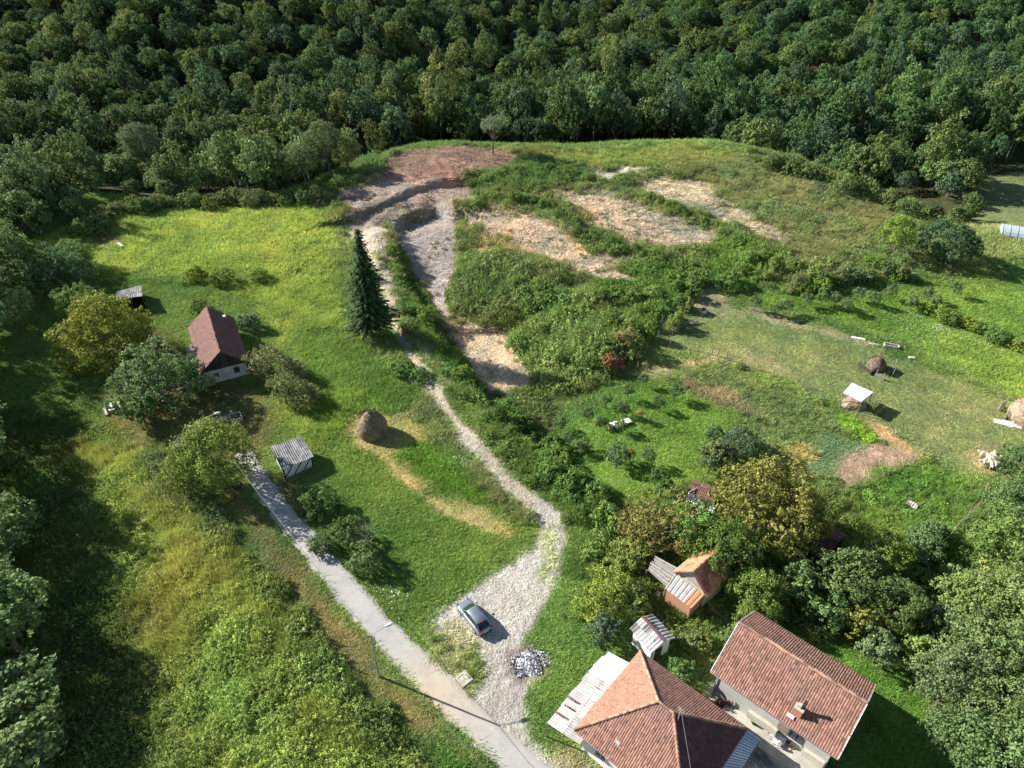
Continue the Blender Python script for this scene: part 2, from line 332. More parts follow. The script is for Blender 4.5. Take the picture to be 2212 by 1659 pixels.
 Z('gravelgreen', ((1005, 1400), (1030, 1400), (1040, 1440), (1035, 1480), (1010, 1460)), .4, (0.12, 0.16, 0.04), .3, .5, .4, (0.12, 0.18, 0.04), mix=.8),
 Z('courtyard', ((1530, 1470), (1560, 1490), (1620, 1560), (1700, 1620), (1800, 1700), (1900, 1760), (1600, 1760), (1500, 1560)), .5, (0.40, 0.36, 0.28), .04, 0, gv=.3, amp=.4),
 Z('housedirt', ((1215, 1600), (1280, 1640), (1330, 1720), (1250, 1740), (1200, 1640)), .7, (0.33, 0.27, 0.18), .06, 0, gv=.5),
 Z('ash', ((1100, 1400), (1150, 1390), (1185, 1420), (1175, 1465), (1120, 1475), (1095, 1440)), .4, (0.25, 0.19, 0.16), .04, 0, gv=.8, amp=.5),
]
OWN = {'gravel': 'gravel_yard', 'track': 'dirt_track', 'tracktop': 'dirt_track', 'soilred': 'red_soil_slope', 'soilbench': 'soil_bench', 'soilgrey': 'grey_soil_floor', 'soilb': 'tan_soil_terrace',
       'soilc': 'pale_soil_terrace', 'soild': 'upper_soil_terrace', 'soile': 'lower_soil_terrace', 'plough': 'ploughed_plot', 'hay': 'mown_strip', 'courtyard': 'courtyard_paving'}
def fields(x, y):
    n = len(x)
    col = np.tile(np.array(GREEN), (n, 1)); gh = np.full(n, .18); wd = np.zeros(n); ws = np.full(n, .8)
    wt = np.tile(np.array(WEED), (n, 1)); gv = np.zeros(n); own = np.full(n, -1)
    # forest floor
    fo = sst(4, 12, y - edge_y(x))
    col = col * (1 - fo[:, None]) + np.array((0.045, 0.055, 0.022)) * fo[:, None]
    e1 = fbm(x, y, 3.5, 11, 3) - .5; e2 = fbm(x, y, .9, 12, 2) - .5
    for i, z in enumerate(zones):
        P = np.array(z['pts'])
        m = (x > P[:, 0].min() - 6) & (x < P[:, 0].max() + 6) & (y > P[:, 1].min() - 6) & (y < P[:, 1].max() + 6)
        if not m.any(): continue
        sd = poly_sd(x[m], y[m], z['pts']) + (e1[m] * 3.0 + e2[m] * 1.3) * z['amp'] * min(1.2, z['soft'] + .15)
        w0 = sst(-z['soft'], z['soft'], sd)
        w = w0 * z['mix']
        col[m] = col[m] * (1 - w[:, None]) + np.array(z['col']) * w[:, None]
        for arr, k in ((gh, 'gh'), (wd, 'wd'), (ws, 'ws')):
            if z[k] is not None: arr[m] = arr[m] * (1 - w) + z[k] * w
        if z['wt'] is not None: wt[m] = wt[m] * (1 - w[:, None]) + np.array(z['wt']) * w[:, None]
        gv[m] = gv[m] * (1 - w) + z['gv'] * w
        if z['mix'] >= 1:
            q = own[m]; q[w0 > .5] = i if z['name'] in OWN else -1; own[m] = q
    # patchy colour of the plants themselves
    a = fbm(x, y, 13, 21, 3) - .5; b = fbm(x, y, 2.2, 22, 3) - .5
    veg = 1 - np.clip(gv * 1.6, 0, 1)
    k = 1 + a * .5 + b * .55
    col = col * k[:, None]
    col[:, 0] *= 1 + (a * .45 + b * .3) * veg
    wt = wt * (1 + (fbm(x, y, 6, 23, 3) - .5) * .5)[:, None]
    wt[:, 0] *= 1 + (fbm(x, y, 9, 24, 3) - .5) * .75
    lum = col @ np.array((.3, .6, .1)); col = col + (lum[:, None] - col) * (.06 * veg)[:, None]
    lum = wt @ np.array((.3, .6, .1)); wt = wt + (lum[:, None] - wt) * .05
    return np.clip(col, 0, 1), gh, wd, ws, np.clip(wt, 0, 1), gv, own

# ------------------------------------------------------------------ materials
def new_mat(name):
    m = bpy.data.materials.new(name); m.use_nodes = True
    nt = m.node_tree
    return m, nt, nt.nodes['Principled BSDF']
def N(nt, t, **kw):
    n = nt.nodes.new(t)
    for k, v in kw.items(): setattr(n, k, v)
    return n
def noise_node(nt, scale, detail=4, coord='Object', rough=.6):
    tc = nt.nodes.get('TC') or N(nt, 'ShaderNodeTexCoord'); tc.name = 'TC'
    n = N(nt, 'ShaderNodeTexNoise'); n.inputs['Scale'].default_value = scale; n.inputs['Detail'].default_value = detail
    n.inputs['Roughness'].default_value = rough
    nt.links.new(tc.outputs[coord], n.inputs['Vector'])
    return n
def maprange(nt, sock, a, b, c, d):
    r = N(nt, 'ShaderNodeMapRange'); nt.links.new(sock, r.inputs[0])
    for i, v in enumerate((a, b, c, d)): r.inputs[1 + i].default_value = v
    return r.outputs[0]
def vmul(nt, colsock, facsock):
    m = N(nt, 'ShaderNodeVectorMath', operation='SCALE'); nt.links.new(colsock, m.inputs[0]); nt.links.new(facsock, m.inputs['Scale'])
    return m.outputs[0]
def mixc(nt, fac, a, b):
    m = N(nt, 'ShaderNodeMix', data_type='RGBA')
    if hasattr(fac, 'is_linked'): nt.links.new(fac, m.inputs[0])
    else: m.inputs[0].default_value = fac
    for s, v in ((m.inputs[6], a), (m.inputs[7], b)):
        if hasattr(v, 'is_linked'): nt.links.new(v, s)
        else: s.default_value = (*v, 1)
    return m.outputs[2]
def bump(nt, b, hs, strength, dist):
    n = N(nt, 'ShaderNodeBump'); n.inputs['Strength'].default_value = strength; n.inputs['Distance'].default_value = dist
    nt.links.new(hs, n.inputs['Height']); nt.links.new(n.outputs[0], b.inputs['Normal'])
def mat(name, col, rough=.7, dirt=None, dscale=2.0, damt=.5, var=.0, metal=0.0, bmp=0.0, bscale=20, lo=.45, hi=.65, spec=.3):
    """painted / mineral surface: base colour, blotchy second colour, per-piece variation, fine relief"""
    m, nt, b = new_mat(name)
    n1 = noise_node(nt, dscale, 5)
    f = maprange(nt, n1.outputs[0], lo, hi, 0, damt)
    c = mixc(nt, f, col, dirt or tuple(v * .6 for v in col))
    n2 = noise_node(nt, bscale, 4)
    g = maprange(nt, n2.outputs[0], .3, .7, .88, 1.12)
    c = vmul(nt, c, g)
    if var:
        at = N(nt, 'ShaderNodeAttribute', attribute_name='v')
        c = vmul(nt, c, maprange(nt, at.outputs['Fac'], 0, 1, 1 - var, 1 + var))
    nt.links.new(c, b.inputs['Base Color'])
    b.inputs['Roughness'].default_value = rough; b.inputs['Metallic'].default_value = metal
    b.inputs['Specular IOR Level'].default_value = spec
    if bmp: bump(nt, b, n2.outputs[0], bmp, .03)
    return m
def leaf_mat(name, inst=False, transl=.25, rough=.65, spec=.10, gain=1.75):
    m, nt, b = new_mat(name)
    if inst:
        at = N(nt, 'ShaderNodeAttribute', attribute_name='tint', attribute_type='INSTANCER'); c = at.outputs['Color']
    else:
        oi = N(nt, 'ShaderNodeObjectInfo'); c = oi.outputs['Color']
    v = N(nt, 'ShaderNodeAttribute', attribute_name='v')
    c = vmul(nt, c, maprange(nt, v.outputs['Fac'], 0, 1, .62 * gain, 1.4 * gain))
    h = N(nt, 'ShaderNodeHueSaturation'); nt.links.new(c, h.inputs['Color'])
    nt.links.new(maprange(nt, v.outputs['Fac'], 0, 1, .515, .485), h.inputs['Hue'])
    c = h.outputs[0]
    nt.links.new(c, b.inputs['Base Color'])
    b.inputs['Roughness'].default_value = rough; b.inputs['Specular IOR Level'].default_value = spec
    t = N(nt, 'ShaderNodeBsdfTranslucent'); 
    yl = mixc(nt, .35, c, (0.20, 0.24, 0.05)); nt.links.new(yl, t.inputs['Color'])
    mx = N(nt, 'ShaderNodeMixShader'); mx.inputs[0].default_value = transl
    nt.links.new(b.outputs[0], mx.inputs[1]); nt.links.new(t.outputs[0], mx.inputs[2])
    nt.links.new(mx.outputs[0], nt.nodes['Material Output'].inputs['Surface'])
    return m
M = {}
M['leaf'] = leaf_mat('leaf'); M['leafi'] = leaf_mat('leaf_scattered', True, .3, .7, .08, 2.0); M['grassi'] = leaf_mat('grass_blade', True, .42, .75, .05, 2.05)
M['needle'] = leaf_mat('needle', False, .06, .7, .05, 1.15)
M['bark'] = mat('bark', (0.16, 0.13, 0.10), .9, (0.08, 0.07, 0.05), 6, .7, bmp=.6, bscale=30)
M['deadbark'] = mat('dead_wood', (0.32, 0.29, 0.26), .9, (0.2, 0.17, 0.14), 6, .7)
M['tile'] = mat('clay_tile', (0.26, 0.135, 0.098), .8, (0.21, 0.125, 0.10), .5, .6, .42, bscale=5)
M['tilelit'] = mat('sunlit_clay_tile', (0.36, 0.19, 0.13), .8, (0.33, 0.16, 0.11), .7, .6, .26, bscale=9)
M['ridge'] = mat('ridge_clay', (0.37, 0.215, 0.15), .85, (0.24, 0.15, 0.12), 1.5, .6, .32, bscale=9)
M['tileold'] = mat('old_clay_tile', (0.22, 0.115, 0.09), .85, (0.16, 0.09, 0.08), .8, .7, .32, bscale=9)
M['tilebarn'] = mat('barn_tile', (0.50, 0.24, 0.135), .85, (0.22, 0.09, 0.06), .5, .8, .25, bscale=9, lo=.5, hi=.56)
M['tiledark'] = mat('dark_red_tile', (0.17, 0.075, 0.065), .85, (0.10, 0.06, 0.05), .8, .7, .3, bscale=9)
M['plaster'] = mat('white_plaster', (0.62, 0.63, 0.62), .85, (0.36, 0.34, 0.30), 1.1, .75, bmp=.2)
M['cream'] = mat('cream_plaster', (0.52, 0.47, 0.37), .85, (0.33, 0.29, 0.22), .8, .7)
M['whitewash'] = mat('whitewash', (0.70, 0.70, 0.68), .8, (0.5, 0.48, 0.42), 1, .6)
M['greyplaster'] = mat('grey_plaster', (0.44, 0.43, 0.41), .85, (0.36, 0.34, 0.30), .8, .7)
M['concrete'] = mat('concrete', (0.46, 0.43, 0.36), .85, (0.30, 0.28, 0.24), .7, .7, .1, bmp=.2)
M['darkconc'] = mat('dark_concrete', (0.22, 0.21, 0.20), .85, (0.13, 0.13, 0.12), .7, .7)
M['corr'] = mat('fibre_cement', (0.42, 0.40, 0.38), .75, (0.25, 0.24, 0.23), 1.3, .7, .18)
M['corrdk'] = mat('weathered_shaded_fibre_cement', (0.27, 0.26, 0.26), .8, (0.12, 0.115, 0.11), 1.0, .9, .25, lo=.42, hi=.6)  # weathering; its dark blotches also paint tree shade on the roadside shed
M['corror'] = mat('orange_fibre_cement', (0.46, 0.21, 0.10), .8, (0.35, 0.25, 0.2), 1.3, .6, .2)
M['zinc'] = mat('zinc_sheet', (0.50, 0.54, 0.60), .38, (0.38, 0.41, 0.46), 1.0, .6, .1, metal=.55)
M['white'] = mat('white_sheet', (0.80, 0.81, 0.82), .5, (0.62, 0.62, 0.60), 1.2, .5, .04)
M['wood'] = mat('weathered_wood', (0.25, 0.20, 0.15), .85, (0.13, 0.10, 0.08), 3, .7, .25, bscale=25)
M['greywood'] = mat('grey_wood', (0.36, 0.33, 0.30), .85, (0.20, 0.18, 0.16), 3, .7, .25, bscale=25)
M['darkwood'] = mat('dark_wood', (0.05, 0.042, 0.036), .85, (0.03, 0.025, 0.02), 3, .7, .3)
M['hole'] = mat('dark_opening', (0.012, 0.012, 0.012), .9)
M['glass'] = mat('window_glass', (0.05, 0.065, 0.08), .12, (0.03, 0.04, 0.05), 2, .5, spec=.6)
M['hay'] = mat('hay', (0.25, 0.185, 0.125), .95, (0.15, 0.11, 0.08), 2.2, .8, .25, bmp=1.0, bscale=14)
M['haypale'] = mat('pale_hay', (0.31, 0.225, 0.155), .95, (0.24, 0.18, 0.11), 2.2, .8, .25, bmp=1.0, bscale=14)
M['steel'] = mat('galvanised_steel', (0.42, 0.43, 0.44), .45, (0.3, 0.3, 0.3), 2, .5, metal=.5)
M['cable'] = mat('cable', (0.14, 0.14, 0.145), .6)
M['brick'] = mat('red_brick', (0.42, 0.20, 0.13), .85, (0.30, 0.16, 0.12), 3, .6, .2)
M['blue'] = mat('blue_plastic', (0.04, 0.16, 0.42), .4)
M['rubber'] = mat('rubber', (0.03, 0.03, 0.032), .8)
M['ash'] = mat('ash', (0.50, 0.50, 0.52), .9, (0.12, 0.12, 0.13), 3, .7, .6)
M['stone'] = mat('stone', (0.44, 0.41, 0.36), .85, (0.34, 0.32, 0.28), 3, .6, .3)
M['wool'] = mat('wool', (0.58, 0.50, 0.38), .95, (0.42, 0.35, 0.26), 4, .7, bmp=.8, bscale=12)
M['face'] = mat('dark_face', (0.06, 0.05, 0.045), .9)
M['plastic'] = mat('white_plastic', (0.78, 0.78, 0.76), .35)
M['brown'] = mat('brown_upholstery', (0.09, 0.055, 0.04), .9)
M['yellow'] = mat('yellow_plastic', (0.6, 0.38, 0.04), .5)
M['red'] = mat('red_plastic', (0.45, 0.02, 0.02), .3)
M['plate'] = mat('number_plate', (0.7, 0.7, 0.68), .4)
# car paint
m_, nt_, b_ = new_mat('car_paint')
b_.inputs['Base Color'].default_value = (0.27, 0.31, 0.35, 1); b_.inputs['Metallic'].default_value = .55
b_.inputs['Roughness'].default_value = .3; b_.inputs['Coat Weight'].default_value = .8; b_.inputs['Coat Roughness'].default_value = .06
M['paint'] = m_
m_, nt_, b_ = new_mat('car_glass')
b_.inputs['Base Color'].default_value = (0.02, 0.028, 0.028, 1); b_.inputs['Roughness'].default_value = .04; b_.inputs['Specular IOR Level'].default_value = .7
M['cglass'] = m_
# greenhouse film
m_, nt_, b_ = new_mat('greenhouse_film')
b_.inputs['Base Color'].default_value = (0.55, 0.62, 0.66, 1); b_.inputs['Roughness'].default_value = .3; b_.inputs['Transmission Weight'].default_value = .25
M['film'] = m_
# ground: colour of soil and plants per vertex, fine grain and relief from noise
def ground_mat():
    m, nt, b = new_mat('ground_cover')
    at = N(nt, 'ShaderNodeAttribute', attribute_name='Col'); gv = N(nt, 'ShaderNodeAttribute', attribute_name='gravel')
    n1 = noise_node(nt, 5.0, 6, rough=.7); n2 = noise_node(nt, 1.1, 4); n3 = noise_node(nt, 14, 3, rough=.8)
    tc = nt.nodes['TC']
    vo = N(nt, 'ShaderNodeTexVoronoi'); vo.inputs['Scale'].default_value = 9.5; nt.links.new(tc.outputs['Object'], vo.inputs['Vector'])
    k = vmul(nt, at.outputs['Color'], maprange(nt, n1.outputs[0], .3, .7, .68, 1.32))
    k = vmul(nt, k, maprange(nt, n2.outputs[0], .3, .7, .86, 1.14))
    sep = N(nt, 'ShaderNodeSeparateColor'); nt.links.new(vo.outputs['Color'], sep.inputs[0])
    g = vmul(nt, k, maprange(nt, sep.outputs[0], 0, 1, .74, 1.26))
    g = vmul(nt, g, maprange(nt, n3.outputs[0], .3, .7, .75, 1.25))
    c = mixc(nt, gv.outputs['Fac'], k, g)
    nt.links.new(c, b.inputs['Base Color']); b.inputs['Roughness'].default_value = .95; b.inputs['Specular IOR Level'].default_value = .1
    mm = N(nt, 'ShaderNodeMath', operation='MULTIPLY_ADD'); nt.links.new(n2.outputs[0], mm.inputs[0]); mm.inputs[1].default_value = 2.2; nt.links.new(n1.outputs[0], mm.inputs[2])
    bump(nt, b, mm.outputs[0], .9, .2)
    return m
M['ground'] = ground_mat()
def road_mat():
    m, nt, b = new_mat('worn_asphalt')
    at = N(nt, 'ShaderNodeAttribute', attribute_name='Col')
    n1 = noise_node(nt, .5, 5); n2 = noise_node(nt, 18, 3, rough=.8); n3 = noise_node(nt, 2.5, 4)
    k = vmul(nt, at.outputs['Color'], maprange(nt, n1.outputs[0], .3, .7, .90, 1.10))
    k = vmul(nt, k, maprange(nt, n2.outputs[0], .3, .7, .82, 1.18)); k = vmul(nt, k, maprange(nt, n3.outputs[0], .3, .7, .94, 1.06))
    nt.links.new(k, b.inputs['Base Color']); b.inputs['Roughness'].default_value = .9; b.inputs['Specular IOR Level'].default_value = .2
    bump(nt, b, n2.outputs[0], .3, .02)
    return m
M['road'] = road_mat()

# ------------------------------------------------------------------ ground sheet
def axis(segs, lo):
    out = [lo]
    for hi, st0, st1 in segs:
        a = out[-1]; L = hi - a; n = max(1, int(L / ((st0 + st1) / 2)))
        t = np.arange(1, n + 1) / n
        w = st0 * t + (st1 - st0) * t * t / 2
        out += list(a + L * w / w[-1])
    return np.array(out)
half = axis([(66, .45, .5), (130, .5, 1.4), (330, 1.4, 6), (900, 6, 60)], 0.0)
gx = np.concatenate([-half[:0:-1], half])
gy = axis([(-20, 30, 6), (20, 5, 1.2), (28, 1.0, .5), (112, .45, .45), (205, .55, .8), (300, 1.2, 4), (560, 4, 10), (1300, 20, 90)], -200.0)
X, Y = np.meshgrid(gx, gy)
XX, YY = X.ravel(), Y.ravel()
ZZ = terrain(XX, YY)
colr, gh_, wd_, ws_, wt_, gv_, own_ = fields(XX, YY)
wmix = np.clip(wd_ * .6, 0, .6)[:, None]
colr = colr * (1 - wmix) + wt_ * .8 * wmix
nx, ny = len(gx), len(gy)
ii = np.arange((ny - 1) * (nx - 1)); r_, c_ = ii // (nx - 1), ii % (nx - 1)
a0 = r_ * nx + c_
quads = np.stack([a0, a0 + 1, a0 + nx + 1, a0 + nx], 1)
qown = own_[a0]
def grid_mesh(name, q, offs=0.0):
    used = np.unique(q); remap = np.full(XX.shape, -1); remap[used] = np.arange(len(used))
    me = bpy.data.meshes.new(name)
    nv, nf = len(used), len(q)
    me.vertices.add(nv); me.loops.add(nf * 4); me.polygons.add(nf)
    co = np.stack([XX[used], YY[used], ZZ[used] + offs], 1).astype(np.float32)
    me.vertices.foreach_set('co', co.ravel())
    me.loops.foreach_set('vertex_index', remap[q].ravel().astype(np.int32))
    me.polygons.foreach_set('loop_start', (np.arange(nf) * 4).astype(np.int32))
    me.polygons.foreach_set('loop_total', np.full(nf, 4, np.int32))
    me.polygons.foreach_set('use_smooth', np.ones(nf, bool))
    me.update(calc_edges=True)
    ca = me.attributes.new('Col', 'FLOAT_COLOR', 'POINT')
    ca.data.foreach_set('color', np.concatenate([colr[used], np.ones((nv, 1))], 1).astype(np.float32).ravel())
    ga = me.attributes.new('gravel', 'FLOAT', 'POINT'); ga.data.foreach_set('value', gv_[used].astype(np.float32))
    me.materials.append(M['ground'])
    return me
names = {}
for i, z in enumerate(zones):
    if z['name'] in OWN: names.setdefault(OWN[z['name']], []).append(i)
left = np.ones(len(quads), bool)
for nm, ids in names.items():
    s_ = np.isin(qown, ids)
    left &= ~s_
    if s_.any(): tag(link(bpy.data.objects.new(nm, grid_mesh(nm, quads[s_]))), kind='structure')
tag(link(bpy.data.objects.new('ground', grid_mesh('ground', quads[left]))), kind='structure')

# road ribbon
def ribbon(name, lpts, rpts, m, off=.05, step=.6, colf=None, jag=.1):
    L = [G(*p)[:2] for p in lpts]; R = [G(*p)[:2] for p in rpts]
    def resample(P, n):
        P = np.array(P); d = np.r_[0, np.cumsum(np.hypot(*np.diff(P, axis=0).T))]; t = np.linspace(0, d[-1], n)
        x_, y_ = np.interp(t, d, P[:, 0]), np.interp(t, d, P[:, 1])
        for _ in range(12):
            x_[1:-1] = (x_[:-2] + 2 * x_[1:-1] + x_[2:]) / 4; y_[1:-1] = (y_[:-2] + 2 * y_[1:-1] + y_[2:]) / 4
        return np.stack([x_, y_], 1)
    n = int(np.hypot(*(np.array(L[-1]) - np.array(L[0]))) / step)
    L, R = resample(L, n), resample(R, n); K = 9
    V, C, F = [], [], []
    for i in range(n):
        ja = (vnoise(i * .8, 3) - .5) * jag * 2; jb = (vnoise(i * .8, 9) - .5) * jag * 2
        for k in range(K):
            t = k / (K - 1); tt = t + ja * (1 - t) + jb * t
            p = L[i] * (1 - tt) + R[i] * tt
            zz = T(*p) + off * (1 if 0 < k < K - 1 else -.3)
            V.append((p[0], p[1], zz)); C.append(colf(p[0], p[1], t))
    for i in range(n - 1):
        for k in range(K - 1):
            a = i * K + k; F.append((a, a + 1, a + K + 1, a + K))
    me = bpy.data.meshes.new(name); me.from_pydata(V, [], F); me.materials.append(m)
    ca = me.attributes.new('Col', 'FLOAT_COLOR', 'POINT'); ca.data.foreach_set('color', np.array([(*c, 1) for c in C], np.float32).ravel())
    me.polygons.foreach_set('use_smooth', [True] * len(F))
    o = link(bpy.data.objects.new(name, me)); tag(o, kind='structure')
    return L, R
sandy = G(945, 1510)
def roadcol(x, y, t):
    w = float(np.exp(-((x - sandy.x) ** 2 + (y - sandy.y) ** 2) / 22.0)) * .9
    w += .35 * float(sst(.75, 1, 1 - t)) * float(sst(.4, .7, fbm(x, y, 4, 31, 2)))
    w = min(w, 1)
    e = abs(t - .5) * 2
    base = np.array((0.36, 0.345, 0.32)); s2 = np.array((0.45, 0.365, 0.27))
    c = base * (1 - w) + s2 * w
    return tuple(c * (1 - .10 * float(sst(.8, 1, e)) + .05 * (abs(e - .5) < .18)))
roadL, roadR = ribbon('road', ((505, 975), (522, 1020), (560, 1085), (602, 1140), (655, 1205), (705, 1270), (765, 1345), (830, 1415), (900, 1490), (970, 1560), (1035, 1625), (1075, 1665), (1200, 1800)),
       ((552, 975), (572, 1015), (620, 1080), (665, 1130), (715, 1188), (768, 1245), (825, 1310), (895, 1380), (970, 1450), (1040, 1525), (1100, 1580), (1175, 1640), (1340, 1800)), M['road'], colf=roadcol)

# ------------------------------------------------------------------ plant meshes
def leaf_mesh(name, c, nrm, size, mats, v=None, aspect=1.4, extra=None):
    """n leaf-sized rhombi; c centres, nrm normals"""
    n = len(c)
    nrm = nrm / (np.linalg.norm(nrm, axis=1, keepdims=True) + 1e-9)
    t = rng.normal(size=(n, 3)); t -= nrm * (t * nrm).sum(1, keepdims=True); t /= np.linalg.norm(t, axis=1, keepdims=True) + 1e-9
    b = np.cross(nrm, t)
    s = (size * (0.7 + .6 * rng.random(n)))[:, None] if np.ndim(size) == 0 else (size * (0.7 + .6 * rng.random(n)))[:, None]
    p0 = c - t * s * .5 * aspect; p1 = c + b * s * .5 + nrm * s * .08; p2 = c + t * s * .5 * aspect; p3 = c - b * s * .5 + nrm * s * .08
    co = np.stack([p0, p1, p2, p3], 1).reshape(-1, 3)
    me = bpy.data.meshes.new(name)
    ev, ef = (extra.v, extra.f) if extra else ([], [])
    nv = len(co) + len(ev)
    me.vertices.add(nv)
    if extra: co = np.concatenate([co, np.array(ev)], 0)
    me.vertices.foreach_set('co', co.astype(np.float32).ravel())
    loops = list(range(n * 4)); ls = list(range(0, n * 4, 4)); lt = [4] * n
    for f in ef:
        ls.append(len(loops)); lt.append(len(f)); loops += [i + n * 4 for i in f]
    me.loops.add(len(loops)); me.polygons.add(len(ls))
    me.loops.foreach_set('vertex_index', np.array(loops, np.int32)); me.polygons.foreach_set('loop_start', np.array(ls, np.int32)); me.polygons.foreach_set('loop_total', np.array(lt, np.int32))
    me.update(calc_edges=True)
    vv = rng.random(n) if v is None else np.clip(v, 0, 1)
    at = me.attributes.new('v', 'FLOAT', 'FACE'); at.data.foreach_set('value', np.concatenate([vv, np.full(len(ef), .5)]).astype(np.float32))
    for m in mats: me.materials.append(m)
    me.polygons.foreach_set('material_index', np.array([0] * n + [1] * len(ef), np.int32))
    return me
def crown_pts(n, lobes, lr, seed, flat=.85, low=-.35, lobe_jit=.25, sparse=0.0, asym=.16):
    """leaf positions on lobes spread over a unit crown (radius 1, centre 0)"""
    r = np.random.default_rng(seed)
    L = []
    k = 0
    fq = [(r.normal(size=3), r.random() * 6.28) for _ in range(4)]
    while len(L) < lobes:
        d = r.normal(size=3); d /= np.linalg.norm(d)
        if d[2] < low: continue
        rad = (1 - lr * .8) * (1 - lobe_jit * r.random() ** 1.4) * (1 + asym * sum(math.sin(2.2 * float(d @ a_) + b_) for a_, b_ in fq) / 2)
        p = d * rad
        if k < 400 and any(np.linalg.norm(p - q[0]) < lr * .75 for q in L): k += 1; continue
        L.append((p, lr * (.7 + .6 * r.random()), r.random()))
    C, Nn, V = [], [], []
    w = np.array([l[1] ** 2 for l in L]); w /= w.sum()
    for (p, lrad, lv), wi in zip(L, w):
        m = int(n * wi) + 1
        od = p / (np.linalg.norm(p) + 1e-6)
        ns = max(5, int(m / 16))
        sd_ = r.normal(size=(ns, 3)); sd_ /= np.linalg.norm(sd_, axis=1, keepdims=True)
        sd_ = sd_ + od * .6 + np.array((0, 0, .2)); sd_ /= np.linalg.norm(sd_, axis=1, keepdims=True)
        sp_ = p + sd_ * (lrad * (.78 + .4 * r.random(ns)))[:, None]
        k_ = r.integers(0, ns, m)
        off = r.normal(size=(m, 3)) * lrad * .17
        c = sp_[k_] + off + sd_[k_] * (np.abs(r.normal(size=m)) * sparse * lrad * .8)[:, None]
        d = sd_[k_] * .8 + off / (lrad * .17) * .45
        C.append(c); Nn.append(d + r.normal(size=(m, 3)) * .7); V.append(np.clip(.5 + (lv - .5) * .4 + (r.random(ns)[k_] - .5) * .5 + (r.random(m) - .5) * .5, 0, 1))
    C = np.concatenate(C); Nn = np.concatenate(Nn); V = np.concatenate(V)
    C[:, 2] *= flat
    return C, Nn, V
def limbs(mb, h0, R, seed, n=6, rad=.16, top=.75, spread=.75, m=0):
    r = random.Random(seed)
    mb.tube([(0, 0, -.3), (.05, .02, h0 * .5), (0, .05, h0), (.1, 0, h0 + R * .6)], [rad * 1.5, rad * 1.1, rad * .9, rad * .25], 7, m=m)
    for i in range(n):
        a = 2 * math.pi * i / n + r.uniform(-.4, .4); z0 = h0 * r.uniform(.65, 1.0)
        e = (math.cos(a) * R * spread * r.uniform(.7, 1), math.sin(a) * R * spread * r.uniform(.7, 1), h0 + R * top * r.uniform(.1, .9))
        mid = (e[0] * .45, e[1] * .45, z0 + (e[2] - z0) * .4)
        mb.tube([(0, 0, z0), mid, e], [rad * .6, rad * .4, rad * .1], 5, m=m)
        for q in range(2):
            a2 = a + r.uniform(-.9, .9)
            mb.tube([mid, (mid[0] + math.cos(a2) * R * .4, mid[1] + math.sin(a2) * R * .4, mid[2] + R * r.uniform(.1, .4))], [rad * .25, rad * .06], 4, m=m)
# forest trees: unit crown of radius 1, scaled per tree; trunk included (a few pixels wide in the photo)
FOREST = []
for s_, (n_, lob, lr, fl, sz) in enumerate(((3600, 24, .34, 1.1, .085), (3800, 38, .26, 1.25, .08), (3400, 18, .40, 1.0, .085), (3800, 46, .22, 1.45, .075), (3600, 28, .32, 1.2, .085), (3300, 16, .42, 1.05, .09), (3200, 40, .24, 1.65, .08))):
    C, Nn, V = crown_pts(n_, lob, lr, 100 + s_, fl, -.45, .42, .10)
    C[:, 2] += 1.6 + fl * .5
    mb = MB(); mb.tube([(0, 0, -.4), (.02, 0, .9), (0, 0, 2.2 + fl * .4)], [.07, .055, .02], 5)
    for q in range(4): mb.tube([(0, 0, 1.0 + q * .25), (math.cos(q * 1.9) * .55, math.sin(q * 1.9) * .55, 1.7 + q * .25)], [.03, .008], 4)
    FOREST.append(leaf_mesh('forest_tree', C, Nn, sz, [M['leaf'], M['bark']], V, extra=mb))
CROWNS = []
for s_, (n_, lob, lr, fl, sz, sp) in enumerate(((15000, 60, .22, .80, .036, .10), (15000, 95, .17, .75, .035, .14), (13000, 48, .26, .9, .038, .10), (9000, 70, .20, .85, .040, .20), (16000, 110, .15, .85, .034, .12), (3800, 30, .27, .85, .075, .14), (3200, 40, .22, .95, .075, .20), (4200, 44, .21, .8, .07, .12))):
    C, Nn, V = crown_pts(n_, lob, lr, 300 + s_, fl, -.5, .5, sp, .26)
    CROWNS.append(leaf_mesh('crown', C, Nn, sz, [M['leaf']], V))
TRUNKS = []
for s_ in range(3):
    mb = MB(); limbs(mb, .75, 1.0, 50 + s_, 6, .055); TRUNKS.append(mb.mesh('trunk', [M['bark']]))
BUSHES = []
for s_, (n_, lob, lr, fl) in enumerate(((3000, 22, .34, .75), (3200, 34, .25, .7), (2600, 16, .40, .8))):
    C, Nn, V = crown_pts(n_, lob, lr, 500 + s_, fl, -.15, .5, .16, .34)
    C[:, 2] += .35
    mb = MB()
    for q in range(6): mb.tube([(0, 0, -.2), (math.cos(q) * .25, math.sin(q) * .25, .35), (math.cos(q + .3) * .6, math.sin(q + .3) * .6, .6)], [.035, .02, .006], 4)
    BUSHES.append(leaf_mesh('bush', C, Nn, .08, [M['leaf'], M['bark']], V, extra=mb))
